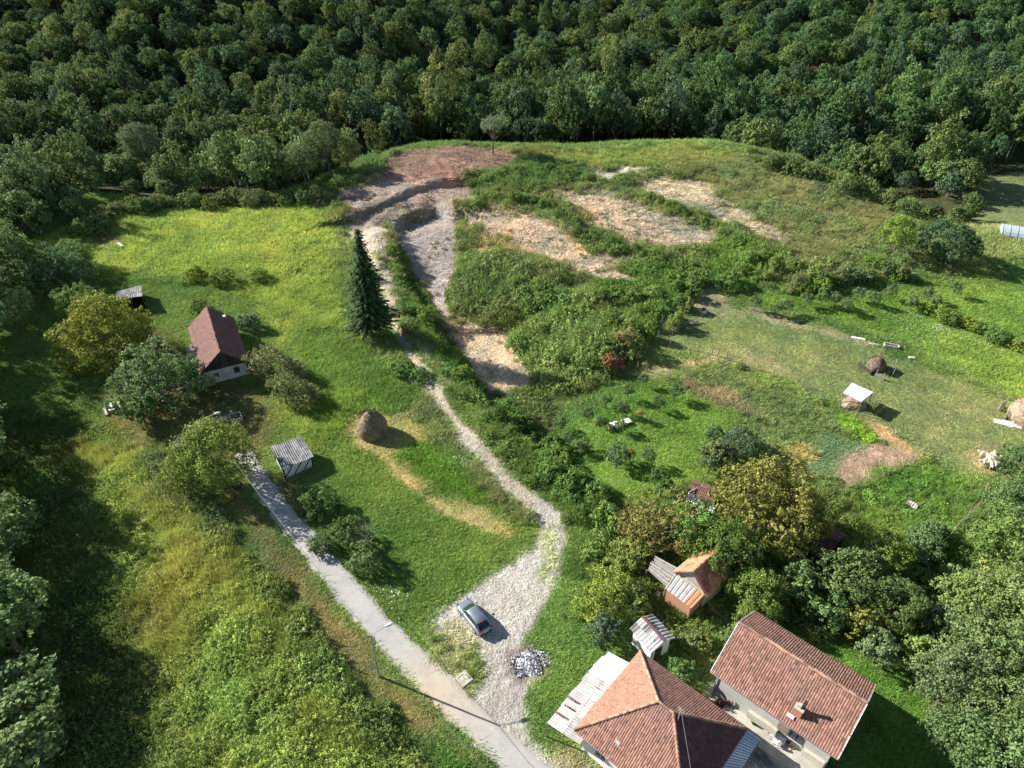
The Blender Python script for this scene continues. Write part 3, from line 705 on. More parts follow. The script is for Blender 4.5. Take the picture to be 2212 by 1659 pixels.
# scatter sources (not in the scene themselves)
def tuft(n, w, h, spread, seed, lean=.35, mat_=None, name='tuft'):
    r = np.random.default_rng(seed); V, F, A = [], [], []
    for i in range(n):
        x, y = r.normal(size=2) * spread * .45; a = r.random() * 6.28; hh = h * (.55 + .75 * r.random()); ww = w * (.6 + .8 * r.random())
        lx, ly = r.normal(size=2) * lean * hh + np.array((x, y)) * .35
        k = len(V)
        V += [(x - math.cos(a) * ww / 2, y - math.sin(a) * ww / 2, -.04), (x + math.cos(a) * ww / 2, y + math.sin(a) * ww / 2, -.04), (x + lx, y + ly, hh)]
        F.append((k, k + 1, k + 2)); A.append(float(r.random()))
    me = bpy.data.meshes.new(name); me.from_pydata(V, [], F); me.materials.append(mat_)
    at = me.attributes.new('v', 'FLOAT', 'FACE'); at.data.foreach_set('value', np.array(A, np.float32))
    return me
def source(name, meshes):
    c = bpy.data.collections.new(name)
    for i, me in enumerate(meshes):
        c.objects.link(bpy.data.objects.new('%s_source_%02d' % (name, i), me))
    return c
def weedball(seed, n, lobes, lr, flat, sz, up=.4):
    C, Nn, V = crown_pts(n, lobes, lr, seed, flat, -.1, .5, .12)
    C[:, 2] = np.abs(C[:, 2]) + .05
    Nn[:, 2] += up
    return leaf_mesh('weed', C, Nn, sz, [M['leafi']], V, aspect=1.9)
src_grass = source('grass_tuft', [tuft(64, .085, .42, .66, i, .65, M['grassi'], 'grass') for i in range(4)])
src_weed = source('weed_clump', [weedball(700, 560, 16, .38, 1.0, .10), weedball(701, 600, 26, .28, 1.15, .09), weedball(702, 520, 12, .45, .8, .10)] + [tuft(200, .06, 1.0, .8, 30 + i, .35, M['grassi'], 'weed') for i in range(2)])

def gn_scatter(name, pts, rot, scale, tint, idx, coll, label=None):
    me = bpy.data.meshes.new(name)
    n = len(pts); me.vertices.add(n); me.vertices.foreach_set('co', np.asarray(pts, np.float32).ravel())
    a = me.attributes.new('rot', 'FLOAT_VECTOR', 'POINT'); a.data.foreach_set('vector', np.asarray(rot, np.float32).ravel())
    a = me.attributes.new('scl', 'FLOAT_VECTOR', 'POINT'); a.data.foreach_set('vector', np.asarray(scale, np.float32).ravel())
    a = me.attributes.new('tint', 'FLOAT_COLOR', 'POINT'); a.data.foreach_set('color', np.concatenate([tint, np.ones((n, 1))], 1).astype(np.float32).ravel())
    a = me.attributes.new('idx', 'INT', 'POINT'); a.data.foreach_set('value', np.asarray(idx, np.int32))
    o = link(bpy.data.objects.new(name, me))
    ng = bpy.data.node_groups.new(name + '_scatter', 'GeometryNodeTree')
    ng.interface.new_socket('Geometry', in_out='INPUT', socket_type='NodeSocketGeometry'); ng.interface.new_socket('Geometry', in_out='OUTPUT', socket_type='NodeSocketGeometry')
    gi, go = ng.nodes.new('NodeGroupInput'), ng.nodes.new('NodeGroupOutput')
    ci = ng.nodes.new('GeometryNodeCollectionInfo'); ci.inputs['Collection'].default_value = coll
    ci.inputs['Separate Children'].default_value = True; ci.inputs['Reset Children'].default_value = True
    ip = ng.nodes.new('GeometryNodeInstanceOnPoints')
    def na(nm, dt):
        q = ng.nodes.new('GeometryNodeInputNamedAttribute'); q.data_type = dt; q.inputs['Name'].default_value = nm
        return q.outputs['Attribute']
    L = ng.links.new
    L(gi.outputs[0], ip.inputs['Points']); L(ci.outputs[0], ip.inputs['Instance']); ip.inputs['Pick Instance'].default_value = True
    L(na('idx', 'INT'), ip.inputs['Instance Index'])
    er = ng.nodes.new('FunctionNodeEulerToRotation'); L(na('rot', 'FLOAT_VECTOR'), er.inputs[0]); L(er.outputs[0], ip.inputs['Rotation'])
    L(na('scl', 'FLOAT_VECTOR'), ip.inputs['Scale']); L(ip.outputs[0], go.inputs[0])
    md = o.modifiers.new('scatter', 'NODES'); md.node_group = ng
    return tag(o, label=label, kind='stuff')
def in_view(x, y, z, mx=280, my=150):
    dx, dy, dz = x, y, z - CAM_H
    dep = dy * math.cos(PITCH) - dz * math.sin(PITCH)
    up = dy * math.sin(PITCH) + dz * math.cos(PITCH)
    px = CX + FPX * dx / np.maximum(dep, 1); py = CY - FPX * up / np.maximum(dep, 1)
    return (dep > 1) & (px > -mx) & (px < 2212 + mx) & (py > -my) & (py < 1659 + my)
def jgrid(x0, x1, y0, y1, s):
    a, b = np.meshgrid(np.arange(x0, x1, s), np.arange(y0, y1, s)); a, b = a.ravel(), b.ravel()
    return a + rng.uniform(-.5, .5, len(a)) * s, b + rng.uniform(-.5, .5, len(a)) * s
RM = np.concatenate([roadL, roadR[::-1]])
blockers = []          # footprints kept free of scattered plants: (polygon of world points)
def scatter_all():
    bands = ((18, 70, 0.52, 1.0), (70, 120, .70, 1.3), (120, 205, 1.0, 1.8))
    P, R_, Sc, Ti, Ix = [], [], [], [], []
    Pw, Rw, Sw, Tw, Iw = [], [], [], [], []
    for y0, y1, s, k in bands:
        xw = y1 * .8 + 25
        x, y = jgrid(-xw, xw, y0, y1, s)
        z = terrain(x, y); m = in_view(x, y, z) & (y < edge_y(x) + 6)
        x, y, z = x[m], y[m], z[m]
        free = poly_sd(x, y, [tuple(q) for q in RM]) < .05
        for bl in blockers: free &= poly_sd(x, y, bl) < 0
        x, y, z = x[free], y[free], z[free]
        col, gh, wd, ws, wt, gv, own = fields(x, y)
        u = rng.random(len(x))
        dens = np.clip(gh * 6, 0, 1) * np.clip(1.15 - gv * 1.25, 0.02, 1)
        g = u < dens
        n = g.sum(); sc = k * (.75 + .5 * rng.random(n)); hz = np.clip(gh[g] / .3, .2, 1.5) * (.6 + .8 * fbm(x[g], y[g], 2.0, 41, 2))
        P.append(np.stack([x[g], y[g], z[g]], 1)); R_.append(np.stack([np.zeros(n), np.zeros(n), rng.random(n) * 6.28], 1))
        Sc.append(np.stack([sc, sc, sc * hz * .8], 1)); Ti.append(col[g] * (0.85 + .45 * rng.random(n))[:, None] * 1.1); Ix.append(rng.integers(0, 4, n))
        # weeds
        clump = fbm(x, y, 2.6, 51, 3)
        u = rng.random(len(x)); g = (u < wd * 1.25) & (clump > (1 - wd) * .62 - .02) & (wd > .015)
        n = g.sum(); sc = ws[g] * (.5 + 1.0 * clump[g]) * (.7 + .6 * rng.random(n)) * .85 * (1 if k < 1.5 else 1.15)
        Pw.append(np.stack([x[g], y[g], z[g] - .05], 1)); Rw.append(np.stack([rng.normal(size=n) * .12, rng.normal(size=n) * .12, rng.random(n) * 6.28], 1))
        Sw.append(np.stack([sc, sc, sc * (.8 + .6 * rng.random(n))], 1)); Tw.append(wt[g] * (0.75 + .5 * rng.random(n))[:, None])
        Iw.append(np.where(wt[g][:, 0] > wt[g][:, 1] * .85, rng.integers(2, 5, n), rng.integers(0, 4, n)))
    cc = np.concatenate
    gn_scatter('grass', cc(P), cc(R_), cc(Sc), cc(Ti), cc(Ix), src_grass, 'grass of the meadows and verges')
    gn_scatter('undergrowth', cc(Pw), cc(Rw), cc(Sw), cc(Tw), cc(Iw), src_weed, 'tall weeds and undergrowth')
    print('grass', sum(map(len, P)), 'weeds', sum(map(len, Pw)))

# ------------------------------------------------------------------ building helpers
def c3(x, y): return ((1340 + x / 2.458) / 1.1573, (1440 + y / 2.458) / 1.1573)
def c4(x, y): return ((1500 + x / 3.16) / 1.1573, (1060 + y / 3.16) / 1.1573)
def c5(x, y): return ((60 + x / 2.5525) / 1.1573, (600 + y / 2.5525) / 1.1573)
def c6(x, y): return ((1380 + x / 3.253) / 1.1573, (780 + y / 3.253) / 1.1573)
def c7(x, y): return ((240 + x / 3.814) / 1.1573, (980 + y / 3.814) / 1.1573)
def c8(x, y): return ((1960 + x / 2.675) / 1.1573, (780 + y / 2.675) / 1.1573)
def V3(p, z): return Vector((p[0], p[1], z))
def g3(p, h):
    q = G(p[0], p[1], h)
    return Vector((q.x, q.y, q.z + h))
def tiles(mb, o, ux, uy, poly, tw, rh, lift=.075, seed=0):
    """overlapping tiles on a roof plane: o origin, ux along the eave, uy up the slope"""
    r = random.Random(seed); n = ux.cross(uy).normalized()
    if n.z < 0: n = -n
    P = np.array(poly); x0, x1, y0, y1 = P[:, 0].min(), P[:, 0].max(), P[:, 1].min(), P[:, 1].max()
    nr = int(round((y1 - y0) / rh)); nc = int(round((x1 - x0) / tw))
    xs = x0 + (np.arange(nc) + .5) * tw; ys = y0 + (np.arange(nr) + .5) * rh
    A, B = np.meshgrid(xs, ys); ins = poly_sd(A.ravel(), B.ravel(), poly).reshape(A.shape) > -.02
    for j in range(nr):
        rv = r.uniform(-.1, .1)
        for i in range(nc):
            if not ins[j, i]: continue
            jx = r.uniform(-.012, .012); x, y = xs[i] + jx, ys[j]; w = tw * .46; l = lift + r.uniform(-.012, .012)
            a = o + ux * (x - w) + uy * (y - rh * .55) + n * l; b = o + ux * (x + w) + uy * (y - rh * .55) + n * l
            m0 = o + ux * x + uy * (y - rh * .55) + n * (l + .035); m1 = o + ux * x + uy * (y + rh * .5) + n * .03
            c = o + ux * (x + w) + uy * (y + rh * .5) + n * .01; d = o + ux * (x - w) + uy * (y + rh * .5) + n * .01
            v = min(1, max(0, r.gauss(.5, .22) + rv))
            mb.poly((a, m0, m1, d), 0, v); mb.poly((m0, b, c, m1), 0, v * .9)
            mb.poly((a, b, m0), 0, v * .3); mb.poly((a, a - n * lift, b - n * lift, b), 0, 0)  # front ends coloured darkest to paint a shadow under each row
def slab(mb, pts, th, m=0, r=.5):
    """roof slab: polygon thickened downward along its normal"""
    pts = [Vector(p) for p in pts]
    n = (pts[1] - pts[0]).cross(pts[2] - pts[0]).normalized()
    if n.z < 0: n = -n
    lo = [p - n * th for p in pts]
    mb.poly(pts if (pts[1] - pts[0]).cross(pts[2] - pts[0]).z > 0 else pts[::-1], m, r)
    mb.poly(lo[::-1], m, r)
    k = len(pts)
    for i in range(k): mb.poly((pts[i], lo[i], lo[(i + 1) % k], pts[(i + 1) % k]), m, r)
def corr_sheet(a, b, c, d, pitch=.3, amp=.045, r=.5, mb=None, th=.02):
    """corrugated sheet; a-b is one eave edge, d-c the other; waves run from a-b to d-c"""
    mb = mb or MB(); a, b, c, d = map(Vector, (a, b, c, d))
    n = (b - a).cross(d - a).normalized()
    if n.z < 0: n = -n
    L = (b - a).length; k = max(4, int(L / pitch * 4))
    top0 = []; top1 = []
    for i in range(k + 1):
        t = i / k; o = math.sin(t * L / pitch * 2 * math.pi) * amp
        top0.append(a.lerp(b, t) + n * o); top1.append(d.lerp(c, t) + n * o)
    for i in range(k):
        mb.poly((top0[i], top0[i + 1], top1[i + 1], top1[i]), 0, r)
        mb.poly((top0[i] - n * th, top1[i] - n * th, top1[i + 1] - n * th, top0[i + 1] - n * th), 0, r)
        mb.poly((top0[i], top0[i] - n * th, top0[i + 1] - n * th, top0[i + 1]), 0, r)
    return mb
def corr_roof(parent, a, b, c, d, m, name='roof_sheet', w=1.0, rows=1, jit=.06, pitch=.3, missing=(), amp=.045, seed=0, zj=.02):
    a, b, c, d = map(Vector, (a, b, c, d)); r = random.Random(seed)
    n = max(1, int(round((b - a).length / w)))
    for j in range(rows):
        for i in range(n):
            if (i, j) in missing: continue
            t0, t1 = i / n - .004, (i + 1) / n + .004; s0, s1 = j / rows - (.02 if j else r.uniform(0, jit)), (j + 1) / rows + (r.uniform(-jit, jit) * .3 if j == rows - 1 else 0)
            f = lambda t, s: a.lerp(b, t).lerp(d.lerp(c, t), s)
            up = Vector((0, 0, .012 * (i % 2) + .02 * (rows - j) + r.uniform(0, zj)))
            mb = corr_sheet(f(t0, s0) + up, f(t1, s0) + up, f(t1, s1) + up, f(t0, s1) + up, pitch, amp, r.random())
            mb.build(name, m if not isinstance(m, list) else m[r.randrange(len(m))], parent)
def rect(pts, h):
    """four eave corners seen in the photo at height h -> centre, heading, length, width"""
    q = [G(p[0], p[1], h) for p in pts]
    c = sum(q, Vector()) / 4
    d = (q[1] - q[0]) + (q[2] - q[3]); w = (q[3] - q[0]) + (q[2] - q[1])
    return c, math.atan2(d.y, d.x), Vector((d.x, d.y)).length / 2, Vector((w.x, w.y)).length / 2
def base_z(c, L, W):
    return min(T(c.x + dx, c.y + dy) for dx in (-W / 2, 0, W / 2) for dy in (-W / 2, 0, W / 2))
def footprint(c, rz, L, W):
    ca, sa = math.cos(rz), math.sin(rz)
    P = [(c.x + ca * x - sa * y, c.y + sa * x + ca * y) for x, y in ((-L / 2, -W / 2), (L / 2, -W / 2), (L / 2, W / 2), (-L / 2, W / 2))]
    blockers.append(P)
def window(parent, x, y, z, w, h, axis_='y', sgn=-1, frame='white'):
    """window on a wall facing local axis_; frame proud of the wall, pane recessed"""
    f = MB(); t = .06
    def put(mb, u, v, su, sv, dep, off):
        if axis_ == 'y': mb.box((x + u, y + sgn * off, z + v), (su, dep, sv))
        else: mb.box((x + sgn * off, y + u, z + v), (dep, su, sv))
    for u, v, su, sv in ((0, h / 2 - t / 2, w, t), (0, -h / 2 + t / 2, w, t), (-w / 2 + t / 2, 0, t, h - 2 * t), (w / 2 - t / 2, 0, t, h - 2 * t), (0, 0, t * .7, h - 2 * t)):
        put(f, u, v, su, sv, .08, .04)
    fr = f.build('window', M[frame], parent)
    p = MB(); put(p, 0, 0, w - 2 * t, h - 2 * t, .02, .02); p.build('pane', M['glass'], fr)
    s = MB(); put(s, 0, -h / 2 - .04, w + .15, .06, .16, .08); s.build('sill', M['concrete'], fr)
def gable_walls(mb, L, W, he, hr, z0=-.4, m=0):
    """walls with gable triangles, local x along the ridge"""
    hx, hy = L / 2, W / 2
    for s in (-1, 1):
        P = [(s * hx, -hy, z0), (s * hx, hy, z0), (s * hx, hy, he), (s * hx, 0, hr), (s * hx, -hy, he)]
        mb.poly(P if s > 0 else P[::-1], m)
        Q = [(-hx, s * hy, z0), (hx, s * hy, z0), (hx, s * hy, he), (-hx, s * hy, he)]
        mb.poly(Q if s < 0 else Q[::-1], m)
def tiled_gable(parent, L, W, he, hr, tmat, tw, rh, rlen=.38, seed=1, rw=.16, under='tiledark'):
    """tiled double-pitch roof with single ridge tiles; L, W measured at the eaves"""
    hx, hy = L / 2, W / 2
    sl = MB()
    for s in (-1, 1):
        slab(sl, [(-hx, s * hy, he), (hx, s * hy, he), (hx, 0, hr), (-hx, 0, hr)], .12)
    roof = sl.build('roof', M[under], parent)
    t = MB()
    SL = math.hypot(hy, hr - he)
    for s in (-1, 1):
        up = Vector((0, -s * hy, hr - he)).normalized()
        tiles(t, Vector((0, s * hy, he)) + Vector((0, 0, .02)), Vector((1, 0, 0)), up, [(-hx, -.08), (hx, -.08), (hx, SL - .02), (-hx, SL - .02)], tw, rh, seed=seed + s)
    tag(t.build('roof_tiles', tmat, roof), kind='stuff')
    rt = MB(); k = 7
    for i in range(k):
        a0, a1 = math.pi * i / k, math.pi * (i + 1) / k
        rt.poly(((-rlen / 2, math.cos(a0) * rw, math.sin(a0) * rw * .8), (-rlen / 2, math.cos(a1) * rw, math.sin(a1) * rw * .8), (rlen / 2, math.cos(a1) * rw * .85, math.sin(a1) * rw * .7), (rlen / 2, math.cos(a0) * rw * .85, math.sin(a0) * rw * .7)))
    rt.poly([(-rlen / 2, math.cos(math.pi * i / k) * rw, math.sin(math.pi * i / k) * rw * .8) for i in range(k + 1)])
    mes = []
    for v_ in (.0, .3, .6, 1.0): rt.r = [v_] * len(rt.f); mes.append(rt.mesh('ridge_tile', [M['ridge'] if tmat == M['tile'] else tmat]))
    r = random.Random(seed); n = int(L / (rlen * .92))
    for i in range(n):
        part('ridge_tile', mes[r.randrange(4)], roof, (-hx + (i + .5) * L / n, r.uniform(-.05, .05), hr + .03 + r.uniform(0, .05)), (0, r.uniform(-.06, .06) + .07, r.uniform(-.06, .06)))
    return roof
def gutter(parent, a, b, m='steel', r=.07):
    mb = MB(); mb.tube([a, b], r, 6); mb.build('gutter', M[m], parent)

# ------------------------------------------------------------------ red-tiled gable house
hc, hrz, HL, HW = rect((c3(1075, 590), c3(1858, 1120), c3(2083, 675), c3(1340, 215)), 4.5)
hz = T(hc.x, hc.y)
house = empty('gable_house', (hc.x, hc.y, hz), hrz)
tag(house, 'long house with a red tiled double-pitch roof, a small chimney and a terrace', 'house')
he, hr = 4.5, 7.4
w = MB(); gable_walls(w, HL - 1.0, HW - 1.3, he + .1, hr - .35); w.build('wall', M['greyplaster'], house)
roof = tiled_gable(house, HL, HW, he, hr, M['tile'], .22, .37, .55, 3, .19)
for s in (-1, 1):
    gutter(house, (-HL / 2, s * (HW / 2 + .06), he - .03), (HL / 2, s * (HW / 2 + .06), he - .03))
    b = MB()
    for q in (-1, 1): b.bar((s * (HL / 2 + .03), q * HW / 2, he), (s * (HL / 2 + .03), 0, hr + .02), .05, .2)
    b.build('barge_board', M['white'], house)
    dp = MB(); dp.tube([(s * (HL / 2 - .5), -HW / 2 - .05, he - .1), (s * (HL / 2 - .55), -HW / 2 + .55, he - .7), (s * (HL / 2 - .55), -HW / 2 + .58, 0)], .05, 6); dp.build('downpipe', M['steel'], house)
ch = G(*c3(1640, 770), 7.2); l = Matrix.Rotation(-hrz, 3, 'Z') @ Vector((ch.x - hc.x, ch.y - hc.y, 0))
cz = he + (hr - he) * (1 - abs(l.y) / (HW / 2))
c = MB(); c.box((l.x, l.y, cz + .25), (.75, .55, 1.3)); chim = c.build('chimney', M['brick'], roof)
c = MB(); c.box((l.x, l.y, cz + .95), (.85, .65, .12)); c.box((l.x - .1, l.y + .05, cz + 1.15), (.35, .35, .3)); c.build('chimney_cap', M['concrete'], house)
c = MB(); c.box((l.x + .25, l.y + .2, cz + 1.5), (.22, .22, 1.0), m=0); c.build('flue', M['darkwood'], house)
c = MB(); c.box((l.x - .35, l.y - .55, cz - .12), (.6, .3, .06), tilt=Matrix.Rotation(.58, 3, 'X')); c.build('roof_hatch', M['white'], house)
window(house, 2.5, -(HW - 1.3) / 2, 2.6, 1.2, 1.1, 'y', -1, 'darkwood')
d = MB(); d.box((1.3, -(HW - 1.3) / 2 - .03, 2.1), (1.0, .07, 2.1)); dr = d.build('door', M['wood'], house)
d = MB(); d.box((1.68, -(HW - 1.3) / 2 - .1, 2.05), (.12, .05, .04)); d.build('handle', M['steel'], dr)
window(house, (HL - 1) / 2, 0.5, 2.9, 1.2, 1.2, 'x', 1); window(house, -(HL - 1) / 2, 0.5, 2.9, 1.2, 1.2, 'x', -1)
t = MB(); y0 = -(HW - 1.3) / 2
t.box((.6, y0 - 1.0, .20), (HL - 3.0, 1.96, 1.2)); tr = t.build('terrace', M['concrete'], house)
t = MB(); t.box((4.2, y0 - .9, .42), (2.6, 2.2, 1.16)); t.build('terrace_landing', M['concrete'], house)
for x_, w_ in ((-.4, 2.8), (4.4, 1.9)): t = MB(); t.box((x_, y0 - .42, 1.95), (w_, .80, .16)); t.box((x_, y0 - .75, 2.4), (w_, .14, .74)); t.build('balcony', M['cream'], house)
t = MB()
for i in range(4): t.box((.6 + i * .34, y0 - 2.25, .55 - i * .17), (.34, .5, .2 + .002 * i))
t.build('steps', M['darkconc'], house)
footprint(hc, hrz, HL - .5, HW - .5); footprint(hc + Matrix.Rotation(hrz, 3, 'Z') @ Vector((0, y0 - 1.4, 0)), hrz, HL - 1, 3.6)
def on_terrace(x, y, h=.81):
    q = g3(c3(x, y), h + .6); return Vector((q.x, q.y, hz + .81))
def white_table(p, rz, label, w=1.4, d=.95):
    e = empty('garden_table', p, rz); tag(e, label, 'table')
    mb = MB(); mb.box((0, 0, .72), (w, d, .04)); mb.build('table_top', M['plastic'], e)
    lg = MB(); lg.box((0, 0, .35), (.05, .05, .7)); me = lg.mesh('leg', [M['plastic']])
    for sx in (-1, 1):
        for sy in (-1, 1): part('leg', me, e, (sx * (w / 2 - .06), sy * (d / 2 - .06), 0))
    return e
def chair(p, rz, label, m):
    e = empty('garden_chair', p, rz); tag(e, label, 'chair', 'chairs on the house terrace')
    mb = MB(); mb.box((0, 0, .43), (.5, .5, .06)); mb.build('seat', M[m], e)
    mb = MB(); mb.box((0, .25, .7), (.5, .05, .5)); mb.build('backrest', M[m], e)
    for s in (-1, 1): mb = MB(); mb.box((s * .26, 0, .62), (.05, .5, .04)); mb.build('armrest', M[m], e)
    lg = MB(); lg.box((0, 0, .2), (.04, .04, .4)); me = lg.mesh('leg', [M[m]])
    for sx in (-1, 1):
        for sy in (-1, 1): part('leg', me, e, (sx * .22, sy * .22, 0))
white_table(on_terrace(1490, 975), hrz + .2, 'white plastic table between two brown chairs on the house terrace')
white_table(on_terrace(1405, 895), hrz, 'white plastic table nearest the low cream parapet of the terrace', 1.2, .7)
chair(on_terrace(1452, 940), hrz + 1.9, 'brown chair between the two white terrace tables', 'brown')
chair(on_terrace(1548, 1005), hrz - 1.6, 'brown chair beside the yellow watering can on the terrace', 'brown')
chair(on_terrace(1480, 1010), hrz + 3.0, 'white plastic chair pulled up to the open side of the terrace table', 'plastic')
e = empty('watering_can', on_terrace(1590, 1035), .4); tag(e, 'small yellow watering can on the terrace floor', 'watering can')
mb = MB(); mb.tube([(0, 0, 0), (0, 0, .15), (0, 0, .3)], [.16, .15, .11], 10); mb.build('can_body', M['yellow'], e)
mb = MB(); mb.tube([(.1, 0, .08), (.25, 0, .22), (.38, 0, .34)], [.03, .025, .05], 6); mb.build('spout', M['red'], e)
mb = MB(); mb.tube([(-.1, 0, .3), (-.2, 0, .36), (-.24, 0, .22), (-.15, 0, .1)], .015, 5); mb.build('handle', M['yellow'], e)
for (x, y, lb) in ((1345, 885, 'dark flower pot at the head of the terrace steps'),):
    e = empty('flower_pot', on_terrace(x, y), 0); tag(e, lb, 'flower pot')
    mb = MB(); mb.tube([(0, 0, 0), (0, 0, .32), (0, 0, .36)], [.17, .25, .26], 12); mb.build('pot', M['darkwood'], e)
    part('foliage', BUSHES[0], e, (0, 0, .3), color=(.08, .14, .05)).scale = (.28, .28, .3)
g = G(*c3(1570, 1110), .3)
e = empty('motorbike', (g.x, g.y, T(g.x, g.y)), hrz); tag(e, 'dark scooter leaning beside the terrace landing', 'scooter')
for s in (-1, 1):
    mb = MB(); mb.tube([(s * .55, -.05, .28), (s * .55, .05, .28)], .28, 14); mb.build('wheel', M['rubber'], e)
mb = MB(); mb.bar((-.5, 0, .5), (.35, 0, .45), .22, .25); mb.bar((.35, 0, .45), (.5, 0, .95), .1, .1); mb.build('scooter_body', M['steel'], e)
mb = MB(); mb.box((-.2, 0, .72), (.6, .24, .1)); mb.build('saddle', M['rubber'], e)
mb = MB(); mb.bar((.48, -.3, .98), (.48, .3, .98), .04); mb.build('handlebar', M['rubber'], e)

g = G(*c3(1150, 790), .8)
e = empty('yard_gate', (g.x, g.y, T(g.x, g.y)), hrz + .5); tag(e, 'brown wooden gate between the two red-roofed houses', 'gate')
for i in range(5): mb = MB(); mb.box((-.5 + i * .25, 0, .8), (.22, .04, 1.5)); mb.build('board', M['tiledark'], e)
for s in (-1, 1): mb = MB(); mb.box((s * .72, 0, .85), (.14, .14, 1.8)); mb.build('gate_post', M['wood'], e)

# ------------------------------------------------------------------ hip-roofed house
pT, pL, pR = [G(*p, 3.6) for p in ((1381, 1406.7), (1243, 1578), (1609.6, 1573))]
pB = pL + pR - pT
ctr = (pT + pB) / 2; ux = (pR - pT); uy = (pT - pL); A_, B_ = ux.length, uy.length
krz = math.atan2(ux.y, ux.x); kz = T(ctr.x, ctr.y)
hip = empty('hip_house', (ctr.x, ctr.y, kz), krz)
tag(hip, 'white house under a red-tiled pyramid-like hip roof nearest the bottom of the lane', 'house')
hx, hy, he2, hr2, rl = A_ / 2, B_ / 2, 3.6, 7.3, .75
w = MB()
w.box((0, 0, 1.55), (A_ - 1.2, B_ - 1.2, 3.9)); w.build('wall', M['whitewash'], hip)
sl = MB(); cs = [Vector((-hx, -hy, he2)), Vector((hx, -hy, he2)), Vector((hx, hy, he2)), Vector((-hx, hy, he2))]
ra, rb = Vector((-rl, 0, hr2)), Vector((rl, 0, hr2))
for f in ((cs[0], cs[1], rb, ra), (cs[1], cs[2], rb), (cs[2], cs[3], ra, rb), (cs[3], cs[0], ra)): slab(sl, f, .1)
hroof = sl.build('roof', M['tiledark'], hip)
def face_tiles(a, b, apex, m, seed, tw=.21, rh=.33):
    ux_ = (b - a).normalized(); n = (b - a).cross(apex[0] - a).normalized(); uy_ = n.cross(ux_); 
    if uy_.z < 0: uy_ = -uy_
    P = [(0, -.08), ((b - a).length, -.08)] + [((q - a).dot(ux_), (q - a).dot(uy_)) for q in apex]
    t = MB(); tiles(t, a, ux_, uy_, P, tw, rh, seed=seed); tag(t.build('roof_tiles', m, hroof), kind='stuff')
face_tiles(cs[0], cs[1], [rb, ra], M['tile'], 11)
face_tiles(cs[1], cs[2], [rb], M['tiledark'], 12)  # face turned from the sun: its shade is put into a darker tile colour
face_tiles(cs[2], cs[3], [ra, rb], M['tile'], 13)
face_tiles(cs[3], cs[0], [ra], M['tilelit'], 14)  # face towards the sun: sunlight painted in as a lighter tile colour
rt = MB(); k = 6; rw, rlen = .15, .36
for i in range(k):
    a0, a1 = math.pi * i / k, math.pi * (i + 1) / k
    rt.poly(((-rlen / 2, math.cos(a0) * rw, math.sin(a0) * rw), (-rlen / 2, math.cos(a1) * rw, math.sin(a1) * rw), (rlen / 2, math.cos(a1) * rw * .8, math.sin(a1) * rw * .7), (rlen / 2, math.cos(a0) * rw * .8, math.sin(a0) * rw * .7)))
hmes = []
for v_ in (0, .3, .6, 1.0): rt.r = [v_] * len(rt.f); hmes.append(rt.mesh('ridge_tile', [M['ridge']]))
for a, b in ((ra, rb), (cs[0], ra), (cs[1], rb), (cs[2], rb), (cs[3], ra)):
    d = b - a; n = int(d.length / .33)
    for i in range(n):
        p = a + d * ((i + .5) / n); q = d.to_track_quat('X', 'Z').to_euler()
        part('ridge_tile', hmes[rnd.randrange(4)], hroof, (p.x, p.y, p.z + .05 + rnd.uniform(0, .02)), (q.x, q.y + rnd.uniform(-.04, .04), q.z + rnd.uniform(-.05, .05)))
for s in (-1, 1): gutter(hip, (-hx, s * (hy + .05), he2 - .03), (hx, s * (hy + .05), he2 - .03)); gutter(hip, (s * (hx + .05), -hy, he2 - .03), (s * (hx + .05), hy, he2 - .03))
for x in (-3, 0, 3): window(hip, x, -(B_ - 1.2) / 2, 1.9, 1.2, 1.2, 'y', -1)
window(hip, -(A_ - 1.2) / 2, -3.2, 1.9, 1.2, 1.2, 'x', -1)
footprint(ctr, krz, A_, B_)
# mast on the ridge end with the service cable
lp = Matrix.Rotation(-krz, 3, 'Z') @ Vector((0, 0, 0))
e_ = MB(); e_.tube([(rl + .55, -.1, hr2 - .5), (rl + .55, -.1, hr2 + 1.7)], .04, 6); e_.bar((rl + .25, -.1, hr2 + 1.5), (rl + .85, -.1, hr2 + 1.5), .05); e_.bar((rl + .3, -.1, hr2 + 1.2), (rl + .8, -.1, hr2 + 1.2), .05)
e_.build('roof_mast', M['greywood'], hip)
mb = MB(); mb.box((-1.9, -hy + 1.2, he2 + .98), (.45, .3, .04), tilt=Matrix.Rotation(.63, 3, 'X')); mb.build('roof_patch', M['steel'], hip)
# lean-tos along the hip house
le = empty('side_canopy', (pL.x, pL.y, T(pL.x, pL.y)), 0); tag(le, 'long grey corrugated canopy with rusty dark slots along the hip-roofed house', 'canopy')
inv = Vector((-pL.x, -pL.y, -T(pL.x, pL.y)))
def W_(p, h): return g3(p, h) + inv
a, b, c_, d = W_(c3(330, 590), 2.5), W_(c3(70, 905), 2.5), W_(c3(268, 1035), 3.1), W_(c3(500, 690), 3.2)
corr_roof(le, a, b, c_, d, M['corr'], w=1.05, rows=2, pitch=.26, amp=.035, missing=())
for (x, y) in ((205, 745), (225, 760), (245, 770), (190, 800), (210, 810), (130, 840), (150, 850), (165, 860), (375, 690), (392, 698)):
    p = W_(c3(x, y), 2.9); mb = MB(); dd = (d - a).normalized(); mb.bar(p - dd * .28, p + dd * .28, .10, .10); mb.build('rusty_slot', M['tiledark'], le)
for t_ in (0, .33, .66, 1.0):
    p = a.lerp(b, t_); mb = MB(); mb.box((p.x, p.y, p.z / 2), (.12, .12, p.z)); mb.build('post', M['wood'], le)
mb = MB(); mb.bar(a - Vector((0, 0, .08)), b - Vector((0, 0, .08)), .1, .12); mb.build('beam', M['wood'], le)
